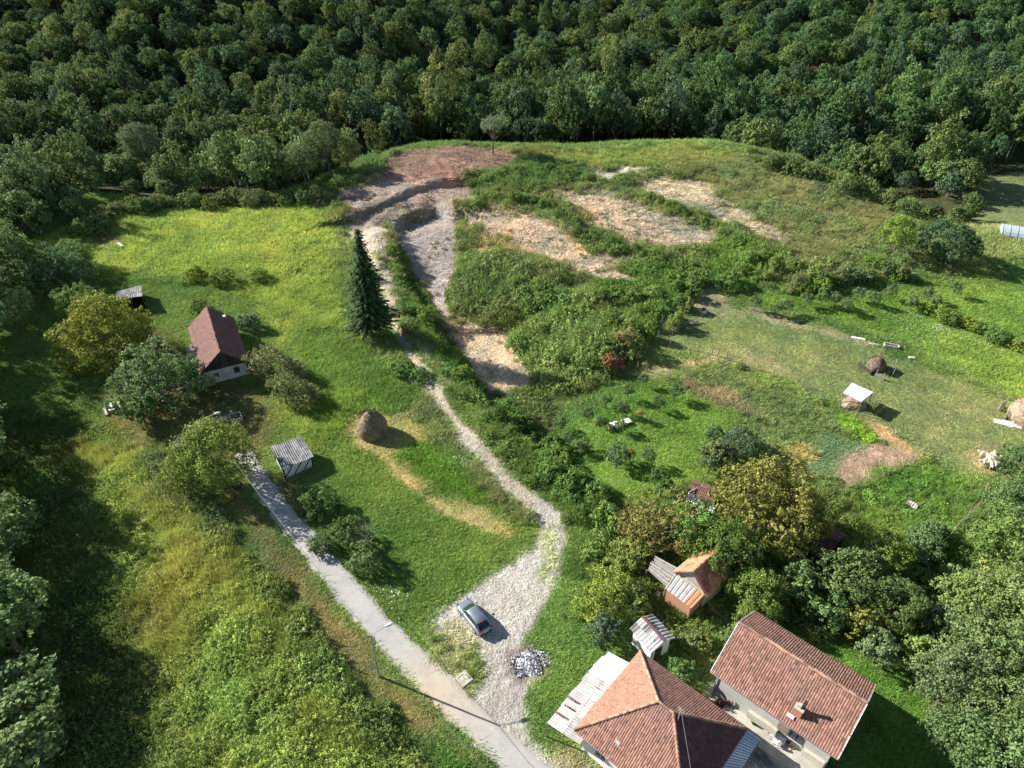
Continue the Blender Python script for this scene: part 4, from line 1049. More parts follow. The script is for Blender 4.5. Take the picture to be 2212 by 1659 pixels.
we = empty('white_canopy', (pT.x, pT.y, T(pT.x, pT.y)), 0); tag(we, 'bright white flat sheet canopy at the upper end of the grey corrugated one', 'canopy')
inv = Vector((-pT.x, -pT.y, -T(pT.x, pT.y)))
a, b, c_, d = W_(c3(440, 462), 2.7), W_(c3(318, 582), 2.7), W_(c3(470, 672), 3.15), W_(c3(585, 540), 3.2)
n_ = 4
for i in range(n_):
    mb = MB(); t0, t1 = i / n_ + .004, (i + 1) / n_ - .004; e1 = rnd.uniform(-.02, .05)
    slab(mb, [a.lerp(b, t0).lerp(d.lerp(c_, t0), e1), a.lerp(b, t1).lerp(d.lerp(c_, t1), e1), d.lerp(c_, t1), d.lerp(c_, t0)], .04, r=rnd.random()); mb.build('roof_sheet', M['white'], we)
for p in (a, b): mb = MB(); mb.box((p.x, p.y, p.z / 2 - .06), (.12, .12, p.z - .04)); mb.build('post', M['wood'], we)
be = empty('blue_canopy', (pR.x, pR.y, T(pR.x, pR.y)), 0); tag(be, 'bluish zinc corrugated canopy between the two red-roofed houses', 'canopy')
inv = Vector((-pR.x, -pR.y, -T(pR.x, pR.y)))
a, b, c_, d = W_(c3(1375, 1003), 2.8), W_(c3(1180, 1320), 2.8), W_(c3(1010, 1340), 3.45), W_(c3(1283, 937), 3.45)
corr_roof(be, a, b, c_, d, M['zinc'], w=1.0, rows=1, pitch=.25, amp=.04, jit=.02)
for t_ in (.02, .5, .98): p = a.lerp(b, t_); mb = MB(); mb.box((p.x, p.y, p.z / 2 - .05), (.1, .1, p.z)); mb.build('post', M['steel'], be)

# ------------------------------------------------------------------ small shed by the hip house
def simple_gable(name, pts, he, hr, label, wallm, roofm, cat='shed', over=.3, rows=1, pitch=.3, ridge=True, w=1.0, tiled=None, seed=0, door=None):
    c, rz, L, W = rect(pts, he); z = T(c.x, c.y)
    e = empty(name, (c.x, c.y, z), rz); tag(e, label, cat)
    mb = MB(); gable_walls(mb, L - 2 * over, W - 2 * over, he, hr - over * (hr - he) / (W / 2) - .06); mb.build('wall', M[wallm], e)
    if tiled: tiled_gable(e, L, W, he, hr, M[tiled], .22, .34, .4, seed)
    else:
        for s in (-1, 1):
            corr_roof(e, (-L / 2, s * W / 2, he), (L / 2, s * W / 2, he), (L / 2, 0, hr), (-L / 2, 0, hr), roofm, w=w, rows=rows, pitch=pitch, seed=seed + s, amp=.036)
        if ridge: mb = MB(); mb.bar((-L / 2 - .05, 0, hr + .07), (L / 2 + .05, 0, hr + .07), .26, .06); mb.build('ridge_cap', M['tiledark'], e)
    if door:
        s, x0, y0_, dw, dh = door
        mb = MB()
        if s[0] == 'x': mb.box((s[1] * (L / 2 - over + .02), y0_, dh / 2), (.06, dw, dh))
        else: mb.box((x0, s[1] * (W / 2 - over + .02), dh / 2), (dw, .06, dh))
        dd = mb.build('door', M['darkwood'], e)
        mb = MB()
        if s[0] == 'x': mb.box((s[1] * (L / 2 - over + .07), y0_ + dw * .38, dh * .5), (.05, .04, .12))
        else: mb.box((x0 + dw * .38, s[1] * (W / 2 - over + .07), dh * .5), (.04, .05, .12))
        mb.build('handle', M['steel'], dd)
    footprint(c, rz, L, W)
    return e, c, rz, L, W
simple_gable('white_shed', (c3(575, 325), c3(712, 475), c3(850, 382), c3(720, 235)), 2.5, 3.3, 'small white shed with a striped grey corrugated roof behind the hip-roofed house', 'whitewash', [M['corr'], M['corr'], M['corrdk']], pitch=.36, rows=2, w=.9, seed=4, door=(('x', 1), 0, -.2, .9, 1.9))

# ------------------------------------------------------------------ barn with the orange-tiled side
barn, bc, brz, BL_, BW_ = simple_gable('barn', (c4(590, 1172), c4(770, 1003), c4(1035, 1185), c4(835, 1355)), 3.0, 5.0, 'old plank-gabled barn with one orange and one dark tiled roof side', 'cream', None, cat='barn', tiled='tilebarn', over=.35, seed=21)
mb = MB()
for i in range(9): mb.box((-BL_ / 2 + .3, -2.0 + i * .5, 0), (.04, .46, .1))
f_ = empty('lean_to', (bc.x, bc.y, T(bc.x, bc.y)), 0)
tag(f_, 'brick lean-to with a striped corrugated roof, partly orange, in front of the barn', 'lean-to')
inv = Vector((-bc.x, -bc.y, -T(bc.x, bc.y)))
a, b, c_, d = W_(c4(515, 1300), 2.3), W_(c4(722, 1458), 2.3), W_(c4(822, 1352), 2.95), W_(c4(592, 1182), 2.95)
n_ = 7
for i in range(n_):
    t0, t1 = i / n_, (i + 1) / n_
    corr_sheet(a.lerp(b, t0), a.lerp(b, t1), d.lerp(c_, t1), d.lerp(c_, t0), .34, .042, .3 + .1 * (i % 3)).build('roof_sheet', M['corror'] if i >= 5 else M['corr'], f_)
mb = MB()
lo = [Vector((p.x, p.y, 0)) for p in (a, b, c_, d)]; tp = [p - Vector((0, 0, .1)) for p in (a, b, c_, d)]
cen = sum(lo, Vector()) / 4
lo = [cen + (p - cen) * .9 + Vector((0, 0, -.3)) for p in lo]; tp2 = [Vector((l_.x, l_.y, t_.z)) for l_, t_ in zip(lo, tp)]
for i in range(4):
    j = (i + 1) % 4; mb.poly((lo[i], lo[j], tp2[j], tp2[i]))
mb.build('wall', M['brick'], f_)
e = empty('plank_roof_shed', (bc.x, bc.y, T(bc.x, bc.y)), 0); tag(e, 'collapsing grey plank roof on posts on the lane side of the barn', 'shed roof')
a, b, c_, d = W_(c4(372, 1150), 1.9), W_(c4(520, 1285), 1.9), W_(c4(625, 1140), 2.4), W_(c4(440, 1040), 2.4)
n_ = 16
for i in range(n_):
    t0, t1 = i / n_ + .006, (i + 1) / n_ - .008; j1, j2 = rnd.uniform(-.06, .06), rnd.uniform(-.05, .05); up = Vector((0, 0, rnd.uniform(-.03, .05)))
    mb = MB(); slab(mb, [a.lerp(d, t0).lerp(b.lerp(c_, t0), j1) + up, a.lerp(d, t0).lerp(b.lerp(c_, t0), 1 + j2) + up, a.lerp(d, t1).lerp(b.lerp(c_, t1), 1 + j2) + up, a.lerp(d, t1).lerp(b.lerp(c_, t1), j1) + up], .04, r=rnd.random()); mb.build('plank', M['greywood'], e)
for p in (a, b, c_, d): mb = MB(); mb.box((p.x, p.y, p.z / 2 - .06), (.14, .14, p.z - .02)); mb.build('post', M['wood'], e)
# gable boards of the barn
mb = MB(); hxx = BL_ / 2 - .33; 
for i in range(11):
    y = -BW_ / 2 + .5 + i * (BW_ - 1) / 10; top = 5.0 - .35 - abs(y) / (BW_ / 2) * 2.0
    mb = MB(); mb.box((-hxx, y, (3.0 + top) / 2), (.05, .36, max(.2, top - 3.0))); mb.build('gable_board', M['greywood'], barn)
g = G(*c4(628, 1430), .5)
e = empty('barrel', (g.x, g.y, T(g.x, g.y)), 0); tag(e, 'blue plastic barrel at the foot of the brick lean-to', 'barrel')
mb = MB(); mb.tube([(0, 0, 0), (0, 0, .1), (0, 0, .45), (0, 0, .8), (0, 0, .9)], [.27, .30, .33, .30, .26], 14); mb.build('barrel_body', M['blue'], e)
mb = MB(); mb.tube([(0, 0, .9), (0, 0, .94)], .27, 14); mb.build('lid', M['white'], e)
g = G(*c4(455, 1343), .3)
e = empty('bucket', (g.x, g.y, T(g.x, g.y)), 0); tag(e, 'pale bluish plastic tub on the grass below the plank roof', 'tub')
mb = MB(); mb.tube([(0, 0, 0), (0, 0, .35)], [.25, .32], 12); mb.build('tub_body', M['zinc'], e)
# ------------------------------------------------------------------ shed with the red roof and white sheets
e, c, rz, L, W = simple_gable('red_roof_shed', (c4(680, 530), c4(890, 600), c4(935, 520), c4(748, 450)), 2.2, 2.75, 'little shed with a worn red tiled roof and white sheets below the walnut tree', 'whitewash', None, over=.15, tiled='tileold', seed=31)
s2 = empty('white_sheet_roof', (c.x, c.y, T(c.x, c.y)), 0); tag(s2, 'loose white corrugated sheets laid against the red-roofed little shed', 'roof sheets')
inv = Vector((-c.x, -c.y, -T(c.x, c.y)))
for q in (((672, 640), (760, 650), (818, 590), (700, 535)), ((700, 735), (860, 760), (915, 660), (800, 640))):
    p = [W_(c4(*k_), 1.6) for k_ in q]; corr_roof(s2, p[0], p[1], p[2], p[3], M['white'], w=.95, rows=1, pitch=.28, amp=.04)
    for k_ in p: mb = MB(); mb.box((k_.x, k_.y, k_.z / 2 - .03), (.1, .1, k_.z - .02)); mb.build('post', M['wood'], s2)
mb = MB(); a_, b_ = g3(c4(700, 540), 2.5) + inv, g3(c4(815, 480), 2.7) + inv; mb.bar(a_, b_, .1); mb.build('loose_board', M['greywood'], s2)
# ------------------------------------------------------------------ long low shed under the trees
simple_gable('long_shed', (c4(1560, 960), c4(1800, 1065), c4(1925, 900), c4(1660, 690)), 2.4, 3.4, 'long dark shed with a rusty red roof half hidden below the big walnut tree', 'darkwood', None, over=.2, tiled='tiledark', seed=33)

# ------------------------------------------------------------------ old farmhouse
ohc, orz, OL, OW = rect((c5(1128, 862), c5(1050, 560), c5(1335, 495), c5(1432, 778)), 2.5)
oz = T(ohc.x, ohc.y)
old = empty('old_farmhouse', (ohc.x, ohc.y, oz), orz)
tag(old, 'old farmhouse with steep dark red tiles and a whitewashed gable wall beside the meadow', 'house')
w = MB(); w.box((.1, 0, 1.0), (OL - .9, OW - .9, 2.9)); w.build('wall', M['plaster'], old)
tiled_gable(old, OL, OW, 2.5, 5.6, M['tileold'], .21, .33, .36, 41, .13)
# gable triangles of dark boards
for s in (-1, 1):
    n_ = 15
    for i in range(n_):
        y = -OW / 2 + .45 + (i + .5) * (OW - .9) / n_; top = 5.6 - .2 - abs(y) / (OW / 2) * 3.1
        mb = MB(); mb.box((s * (OL / 2 - .32), y, (2.45 + top) / 2), (.05, (OW - .9) / n_ - .03, max(.1, top - 2.45)), r=rnd.random()); mb.build('gable_board', M['darkwood'], old)
window(old, -(OL - .9) / 2 + .1, -1.6, 1.45, .85, .95, 'x', -1, 'darkwood'); window(old, -(OL - .9) / 2 + .1, 1.4, 1.35, .7, .8, 'x', -1, 'greywood')
for x in (-3, 0, 3): window(old, x, (OW - .9) / 2, 1.5, .8, .9, 'y', 1, 'greywood')
mb = MB(); mb.box((1.4, (OW - .9) / 2 + .03, .95), (.9, .08, 1.9)); dr = mb.build('door', M['wood'], old)
mb = MB(); mb.box((1.05, (OW - .9) / 2 + .1, 1.0), (.05, .05, .12)); mb.build('handle', M['steel'], dr)
for (x, y) in ((-3.2, .4), (-6.3, 2.6)):
    mb = MB(); z = 5.6 - abs(y) / (OW / 2) * 3.1; mb.tube([(x, y, z - .1), (x, y, z + 1.5)], .03, 5); mb.bar((x - .3, y, z + 1.4), (x + .3, y, z + 1.4), .03); mb.build('antenna', M['steel'], old)
mb = MB(); mb.box((1.5, OW / 2 + .7, .06), (OL * .6, 1.3, .25)); mb.build('threshold_slab', M['darkconc'], old)
mb = MB(); mb.box((OL * .40, -OW * .30, 3.6), (.6, .6, .9)); mb.build('chimney', M['whitewash'], old)
footprint(ohc, orz, OL, OW)

# ------------------------------------------------------------------ open shed, corrugated shed, little roof
def mono_shed(name, pts, hts, label, roofm, wallm, open_front=False, rows=2, seed=0, pitch=.28, w=.95, missing=(), braces=False):
    q = [g3(p, h) for p, h in zip(pts, hts)]           # front-left, front-right, back-right, back-left
    c = sum(q, Vector()) / 4; z = T(c.x, c.y); e = empty(name, (c.x, c.y, z), 0); tag(e, label, 'shed')
    o = Vector((c.x, c.y, z)); p = [k_ - o for k_ in q]
    corr_roof(e, p[0], p[1], p[2], p[3], roofm, rows=rows, seed=seed, pitch=pitch, w=w, missing=missing, amp=.04)
    m0 = sum(p, Vector()) / 4
    f = [Vector((m0.x + (k_.x - m0.x) * .9, m0.y + (k_.y - m0.y) * .9, k_.z - .1)) for k_ in p]
    for i in range(4):
        j = (i + 1) % 4
        if open_front and i == 0: continue
        n = max(2, int((f[j] - f[i]).length / .45)); inw = Vector((m0.x - (f[i].x + f[j].x) / 2, m0.y - (f[i].y + f[j].y) / 2, 0)).normalized() * .06
        for k_ in range(n):
            a, b = f[i].lerp(f[j], k_ / n + .004), f[i].lerp(f[j], (k_ + 1) / n - .004)
            mb = MB(); A, B = Vector((a.x, a.y, -.2)), Vector((b.x, b.y, -.2)); r = rnd.random()
            mb.poly((A, B, b, a), 0, r); mb.poly((A + inw, a + inw, b + inw, B + inw), 0, r); mb.poly((A, a, a + inw, A + inw), 0, r); mb.poly((B, B + inw, b + inw, b), 0, r); mb.poly((a, b, b + inw, a + inw), 0, r)
            mb.build('wall_board', M[wallm], e)
    for k_ in range(4): mb = MB(); mb.box((f[k_].x, f[k_].y, f[k_].z / 2 - .1), (.16, .16, f[k_].z + .1)); mb.build('post', M['darkwood'], e)
    if braces:
        out = Vector((f[0].x + f[1].x - 2 * m0.x, f[0].y + f[1].y - 2 * m0.y, 0)).normalized() * .05
        for k_ in range(3):
            a, b = f[0].lerp(f[1], k_ / 3), f[0].lerp(f[1], (k_ + 1) / 3); mb = MB(); mb.bar(Vector((a.x, a.y, .2)) + out, b + out, .09); mb.build('brace', M['darkwood'], e)
    blockers.append([(k_.x, k_.y) for k_ in q])
    return e
mono_shed('open_shed', (c5(555, 385), c5(757, 357), c5(745, 290), c5(600, 325)), (2.6, 2.6, 2.0, 2.0), 'black open-fronted shed with a sagging corrugated roof above the farmhouse trees', [M['corrdk']], 'darkwood', True, seed=5, missing=())
mono_shed('corrugated_shed', (c7(1772, 742), c7(2070, 612), c7(1952, 425), c7(1665, 522)), (1.9, 1.9, 2.5, 2.5), 'shed with a patchy grey corrugated roof and pale braced walls above the road', [M['corrdk']], 'whitewash', False, rows=2, seed=8, missing=(), braces=True)  # roof's dark mottling paints the tree's shade into the sheet colour
mono_shed('lean_roof', (c7(720, 560), c7(900, 480), c7(930, 370), c7(770, 440)), (1.6, 1.6, 2.0, 2.0), 'small dark corrugated roof on posts tucked behind the round tree by the road', [M['corrdk']], 'darkwood', True, rows=1, seed=9)

# ------------------------------------------------------------------ haystacks
def lathe(mb, prof, seg, seed, jit=.05):
    r = random.Random(seed); n0 = len(mb.v); ph = [r.uniform(0, 6.28) for _ in range(4)]
    for (rad, z) in prof:
        for k in range(seg):
            a = 2 * math.pi * k / seg; q = rad * (1 + jit * math.sin(2 * a + ph[0]) + jit * .7 * math.sin(3 * a + ph[1] + z) + r.uniform(-jit, jit) * .6)
            mb.v.append((math.cos(a) * q, math.sin(a) * q, z + r.uniform(-jit, jit) * .6))
    for i in range(len(prof) - 1):
        for k in range(seg):
            a, b = n0 + i * seg + k, n0 + i * seg + (k + 1) % seg
            mb.f.append((a, b, b + seg, a + seg)); mb.m.append(0); mb.r.append(r.random())
def haystack(p, R, H, label, m='hay', seed=0, cap=True):
    e = empty('haystack', p, 0); tag(e, label, 'haystack')
    mb = MB(); prof = [(R * .93, -.1), (R * 1.0, H * .12), (R * 1.02, H * .3), (R * .96, H * .48), (R * .82, H * .64), (R * .62, H * .78), (R * .40, H * .9), (R * .2, H * .97), (.03, H)]
    P2 = []
    for (r0, z0), (r1, z1) in zip(prof[:-1], prof[1:]): P2 += [(r0, z0), ((r0 + r1) / 2 * 1.01, (z0 + z1) / 2)]
    P2.append(prof[-1]); lathe(mb, P2, 40, seed, .03); mb.build('hay_mound', M[m], e)
    n = 1500; a = rng.random(n) * 6.28; t = rng.random(n) ** .8 * .95; zz = t * H
    pr = np.interp(zz, [q[1] for q in prof], [q[0] for q in prof]); c = np.stack([np.cos(a) * pr, np.sin(a) * pr, zz], 1)
    nn = np.stack([np.cos(a), np.sin(a), np.full(n, .3)], 1) + rng.normal(size=(n, 3)) * .35
    hl = link(bpy.data.objects.new('loose_straw', leaf_mesh('loose_straw', c + nn * .02, nn, .13, [M[m]], aspect=2.5))); hl.parent = e; tag(hl, kind='stuff')
    mb = MB(); mb.tube([(0, 0, H - .3), (0, 0, H + .35)], .05, 6); mb.build('stack_pole', M['darkwood'], e)
    if cap: mb = MB(); mb.tube([(0, 0, H - .14), (0, 0, H + .06)], [.42, .3], 12); mb.build('stack_cap', M['rubber'], e)
    blockers.append([(p[0] + R * math.cos(k), p[1] + R * math.sin(k)) for k in range(6)])
p = G(806, 936); haystack((p.x, p.y, p.z), 2.05, 3.9, 'tall rounded brown haystack on the mown strip beside the track', seed=1)
p = G(*c8(612, 375)); haystack((p.x, p.y, p.z), 1.35, 2.0, 'small conical haystack inside a ring of poles in the pasture', 'hay', seed=2, cap=False)
hp2 = p.copy()
p = G(*c8(1640, 720)); haystack((p.x, p.y, p.z), 2.9, 3.6, 'wide pale haystack cut by the photo edge, beside grey pallets', 'haypale', seed=3, cap=False)
# pole ring round the small haystack
ring = empty('pole_enclosure', hp2, 0); tag(ring, 'ring of thin poles and dark boards around the small pasture haystack', 'enclosure')
for i, (x, y) in enumerate(((500, 335), (552, 325), (632, 300), (675, 340), (735, 375), (722, 430), (655, 455), (607, 440), (578, 400), (515, 370))):
    q = G(*c8(x, y)) - hp2; mb = MB(); hgt = 1.4 + .5 * ((i * 7) % 3) / 2; mb.tube([(q.x, q.y, -.2), (q.x + .05, q.y, hgt)], .05, 5); mb.build('pole', M['greywood'], ring)
for (x0, y0_, x1, y1) in ((490, 362, 580, 425), (600, 440, 665, 462), (690, 430, 738, 395), (575, 425, 612, 415)):
    a, b = G(*c8(x0, y0_)) - hp2, G(*c8(x1, y1)) - hp2
    for k_ in range(3): mb = MB(); zz = Vector((0, 0, .2 + k_ * .26)); mb.bar(a + zz, b + zz, .04, .22, r=rnd.random()); mb.build('board', M['darkwood'] if x0 != 600 else M['greywood'], ring)
for (x, y, lb, rz) in ((1450, 650, 'grey wooden pallet standing at the pasture side of the wide haystack', .6), (1480, 700, 'grey wooden pallet leaning lowest against the wide haystack', .9)):
    q = G(*c8(x, y)); e = empty('pallet', q, rz); tag(e, lb, 'pallet')
    for k_ in range(5): mb = MB(); mb.box((0, 0, .2 + k_ * .28), (1.8, .04, .16), tilt=Matrix.Rotation(-.25, 3, 'X')); mb.build('slat', M['greywood'], e)
    for s in (-1, 1): mb = MB(); mb.box((s * .8, .05, .7), (.1, .08, 1.5)); mb.build('upright', M['greywood'], e)
for i, (x, y) in enumerate(((1465, 745), (1525, 755))):
    q = G(*c8(x, y)); e = empty('pallet', q, -.5); tag(e, ('slatted white pallet lying flat nearest the pasture' if i == 0 else 'long white slatted pallet lying flat closest to the wide haystack'), 'pallet')
    for k_ in range(4): mb = MB(); mb.box((0, k_ * .3 - .45, .12), (2.4, .16, .04)); mb.build('slat', M['greywood'] if i == 2 else M['white'], e)
    for s in (-1, 1): mb = MB(); mb.box((s * .9, 0, .04), (.1, 1.1, .1)); mb.build('bearer', M['greywood'], e)
# canopy with hay below
q = [g3(c8(*k_), 2.4) for k_ in ((400, 537), (520, 602), (600, 540), (455, 475))]; c = sum(q, Vector()) / 4; o = Vector((c.x, c.y, T(c.x, c.y)))
e = empty('field_shelter', o, 0); tag(e, 'open field shelter with a bright zinc sheet roof on wooden poles in the pasture', 'shelter')
p = [k_ - o for k_ in q]
corr_roof(e, p[0], p[1], p[2], p[3], M['white'], w=.8, rows=1, pitch=.27, amp=.04, jit=.1)
for i in range(4):
    for t_ in (0, .5):
        k_ = p[i].lerp(p[(i + 1) % 4], t_); k_ = Vector((k_.x * .93, k_.y * .93, k_.z - .08)); mb = MB(); mb.tube([(k_.x, k_.y, -.3), (k_.x, k_.y, k_.z)], .06, 6); mb.build('pole', M['wood'], e)
hb = empty('hay_pile', o, 0); tag(hb, 'low pile of loose brown hay under the zinc field shelter', 'hay pile')
mb = MB(); lathe(mb, [(1.7, -.1), (1.6, .4), (1.3, .8), (.7, 1.1), (.05, 1.2)], 24, 3, .08); mb.build('hay_mound', M['haypale'], hb)

# ------------------------------------------------------------------ greenhouse tunnel
a, b = G(*((1500 + 2085 / 2.087) / 1.1573, (300 + 590 / 2.087) / 1.1573)), G(2290, 528)
d = (b - a); d.z = 0; e = empty('greenhouse_tunnel', a, math.atan2(d.y, d.x)); tag(e, 'pale translucent plastic greenhouse tunnel on the far grass by the forest', 'greenhouse')
L = d.length; mb = MB(); k = 10; R0, H0 = 2.1, 2.0
for j in range(14):
    x0, x1 = j * L / 14, (j + 1) * L / 14
    for i in range(k):
        a0, a1 = math.pi * i / k, math.pi * (i + 1) / k
        mb.poly(((x0, math.cos(a0) * R0, math.sin(a0) * H0), (x1, math.cos(a0) * R0, math.sin(a0) * H0), (x1, math.cos(a1) * R0, math.sin(a1) * H0), (x0, math.cos(a1) * R0, math.sin(a1) * H0)))
mb.poly([(0, math.cos(math.pi * i / k) * R0, math.sin(math.pi * i / k) * H0) for i in range(k + 1)])
mb.build('film_cover', M['film'], e)
mb = MB()
for i in range(k): a0, a1 = math.pi * i / k, math.pi * (i + 1) / k; mb.bar((0, math.cos(a0) * 2.14, math.sin(a0) * 2.04), (0, math.cos(a1) * 2.14, math.sin(a1) * 2.04), .05)
me = mb.mesh('hoop', [M['steel']])
for j in range(9): part('hoop', me, e, (j * L / 8, 0, 0))

# ------------------------------------------------------------------ small wooden and concrete things
def table_bench(kind, p, rz, L, Wd, H, m, label, th=.05):
    e = empty(kind, p, rz); tag(e, label, 'bench' if 'bench' in kind else 'table')
    mb = MB(); mb.box((0, 0, H), (L, Wd, th)); mb.build('seat' if 'bench' in kind else 'table_top', M[m], e)
    lg = MB(); lg.box((0, 0, H / 2), (.08, Wd * .8, H)); me = lg.mesh('leg', [M['greywood']])
    for s in (-1, 1): part('leg', me, e, (s * (L / 2 - .2), 0, 0))
    return e
p = G(*c7(145, 130), .8); table_bench('picnic_table', (p.x, p.y, T(p.x, p.y)), -1.0, 2.1, 1.0, .75, 'white', 'white-topped picnic table between two benches under the farmhouse trees')
p = G(*c7(90, 185), .4); table_bench('garden_bench', (p.x, p.y, T(p.x, p.y)), -.95, 2.0, .35, .45, 'greywood', 'dark wooden bench on the open side of the picnic table, away from the trees')
p = G(*c7(222, 125), .4); table_bench('garden_bench', (p.x, p.y, T(p.x, p.y)), -.95, 2.0, .35, .45, 'greywood', 'wooden bench between the white picnic table and the leafy grey-green tree')
p = G(260, 529, .4); table_bench('meadow_bench', (p.x, p.y, T(p.x, p.y)), -.75, 2.1, .5, .5, 'white', 'lone whitish bench on the mown corner of the upper meadow')
p = G(1340, 914, .6); table_bench('long_table', (p.x, p.y, T(p.x, p.y)), .35, 3.1, .9, .75, 'white', 'long table with a white top standing among the orchard saplings')
q = G(1320, 922, .3); e = empty('beehive', (q.x, q.y, T(q.x, q.y)), .3); tag(e, 'small rusty box under the near end of the long orchard table', 'box'); mb = MB(); mb.box((0, 0, .28), (.6, .5, .56)); mb.build('box_body', M['brick'], e); mb = MB(); mb.box((0, 0, .59), (.66, .56, .05)); mb.build('lid', M['greywood'], e)
p = G(*c7(1332, 238), .5); e = empty('well_cover', (p.x, p.y, T(p.x, p.y)), .5); tag(e, 'pale square well frame with a dark panel on the shaded farmhouse yard', 'well')
mb = MB()
for s in (-1, 1): mb.box((s * .75, 0, .35), (.15, 1.6, .7)); mb.box((0, s * .72, .35), (1.34, .15, .69))
mb.build('well_frame', M['concrete'], e); mb = MB(); mb.box((0, 0, .62), (1.3, 1.25, .05)); mb.build('lid', M['darkwood'], e)
p = G(*c7(1165, 265), .3); e = empty('concrete_slab', (p.x, p.y, T(p.x, p.y)), .45); tag(e, 'flat grey slab beside the well frame on the farmhouse yard', 'slab'); mb = MB(); mb.box((0, 0, .1), (3.2, 1.6, .3)); mb.build('slab_top', M['corrdk'], e)
p = G(1003, 1468); e = empty('manhole_slab', (p.x, p.y, T(p.x, p.y)), -.85); tag(e, 'square concrete manhole slab with a round lid by the gravel yard', 'manhole')
mb = MB()
mb.box((0, .42, .10), (1.3, .42, .3)); mb.box((0, -.55, .10), (1.3, .2, .3)); mb.box((-.55, -.12, .10), (.2, .66, .3)); mb.box((.55, -.12, .10), (.2, .66, .3)); mb.build('slab_frame', M['concrete'], e)
mb = MB(); mb.box((0, -.12, .09), (.88, .64, .24)); mb.build('panel', M['cream'], e)
mb = MB(); mb.tube([(.2, .42, .24), (.2, .42, .29)], .18, 14); mb.build('lid', M['darkconc'], e)
for (pt, sz, rz, nm, cat, lb, m) in ((c8(715, 238), (2.3, .9, .5), -.35, 'concrete_trough', 'trough', 'pale concrete trough standing beside the upper pasture fence', 'concrete'),
        (c8(496, 178), (2.2, .5, .12), -.35, 'white_slab', 'slab', 'thin white slab in the grass, the largest along the pasture fence', 'white'),
        (c8(608, 218), (1.9, .4, .10), -.4, 'white_slab', 'slab', 'narrow broken slab between the white slab and the trough', 'concrete'),
        (c8(852, 312), (.9, .6, .3), -.2, 'stone_block', 'stone', 'squarish pale stone block below the fence past the trough', 'stone')):
    q = G(*pt); e = empty(nm, q, rz); tag(e, lb, cat); mb = MB()
    if nm == 'concrete_trough':
        for s in (-1, 1): mb.box((0, s * .38, .28), (sz[0], .12, .55)); mb.box((s * 1.09, 0, .28), (.12, .64, .549))
        mb.box((0, 0, .1), (2.06, .64, .18)); mb.build('basin', M[m], e)
    else: mb.box((0, 0, sz[2] / 2), sz); mb.box((.1, .05, sz[2] + .02), (sz[0] * .7, sz[1] * .6, .04)); mb.build('block', M[m], e)
for (x, y, rz, tl, lb) in ((853, 1292, -.9, .6, 'white sheet standing tilted in the fenced green plot, nearer the ploughed soil'), (888, 1518, -.7, .7, 'white sheet lying tilted by the lower fence of the weedy plot')):
    q = G(*c8(x, y), .4); e = empty('white_sheet', (q.x, q.y, T(q.x, q.y)), rz); tag(e, lb, 'sheet')
    a, b, c_, d = [Vector(k_) for k_ in ((-.6, 0, .15), (.6, 0, .15), (.6, .35, .7), (-.6, .35, .7))]
    corr_roof(e, a, b, c_, d, M['corr'], w=.9, rows=1, pitch=.3, amp=.03)
    for s in (-1, 1): mb = MB(); mb.box((s * .5, .32, .45), (.08, .08, .95)); mb.build('prop', M['wood'], e)
q = G(*c6(1150, 95)); e = empty('wood_pile', q, .2); tag(e, 'dark heap of cut branches beside the site boundary', 'wood pile')
for i in range(22): mb = MB(); a = rnd.uniform(0, 3.14); p = Vector((rnd.uniform(-1, 1), rnd.uniform(-.5, .5), .1 + rnd.random() * .4)); dd = Vector((math.cos(a), math.sin(a) * .4, rnd.uniform(-.1, .2))) * rnd.uniform(.6, 1.1); mb.tube([p - dd, p + dd], .05, 5); mb.build('branch', M['deadbark'], e)
for (x, y, lb) in ((1225, 15, 'leaning wooden trough-like crate in the upper corner of the pasture'), (985, 155, 'grey crate behind the round shrub in the pasture corner')):
    q = G(*c6(x, y)); e = empty('feed_crate', q, .7); tag(e, lb, 'crate')
    for s in (-1, 1):
        for k_ in range(3): mb = MB(); mb.box((0, s * .5, .2 + k_ * .3), (1.4, .04, .24)); mb.build('board', M['greywood'], e)
    for s in (-1, 1): mb = MB(); mb.box((s * .7, 0, .45), (.06, 1.0, .9)); mb.build('end_board', M['wood'], e)
q = G(*c7(1348, 895), .5); e = empty('lorry_tyre', (q.x, q.y, T(q.x, q.y)), .4); tag(e, 'big dark tyre standing upright at the road edge below the round tree', 'tyre')
mb = MB(); k = 22
for i in range(k):
    a0, a1 = 2 * math.pi * i / k, 2 * math.pi * (i + 1) / k
    for (r0, y0_), (r1, y1) in (((.6, -.12), (.6, .12)), ((.6, .12), (.34, .14)), ((.34, .14), (.34, -.14)), ((.34, -.14), (.6, -.12))):
        mb.poly(((math.cos(a0) * r0, y0_, .6 + math.sin(a0) * r0), (math.cos(a1) * r0, y0_, .6 + math.sin(a1) * r0), (math.cos(a1) * r1, y1, .6 + math.sin(a1) * r1), (math.cos(a0) * r1, y1, .6 + math.sin(a0) * r1)))
mb.build('tyre_ring', M['rubber'], e)
q = G(495, 490); e = empty('soil_heap', q, 0); tag(e, 'small bare brown heap of soil in the middle of the upper meadow', 'soil heap')
mb = MB(); lathe(mb, [(1.3, -.1), (1.0, .2), (.5, .4), (.05, .48)], 16, 8, .12); mb.build('mound', M['hay'], e)
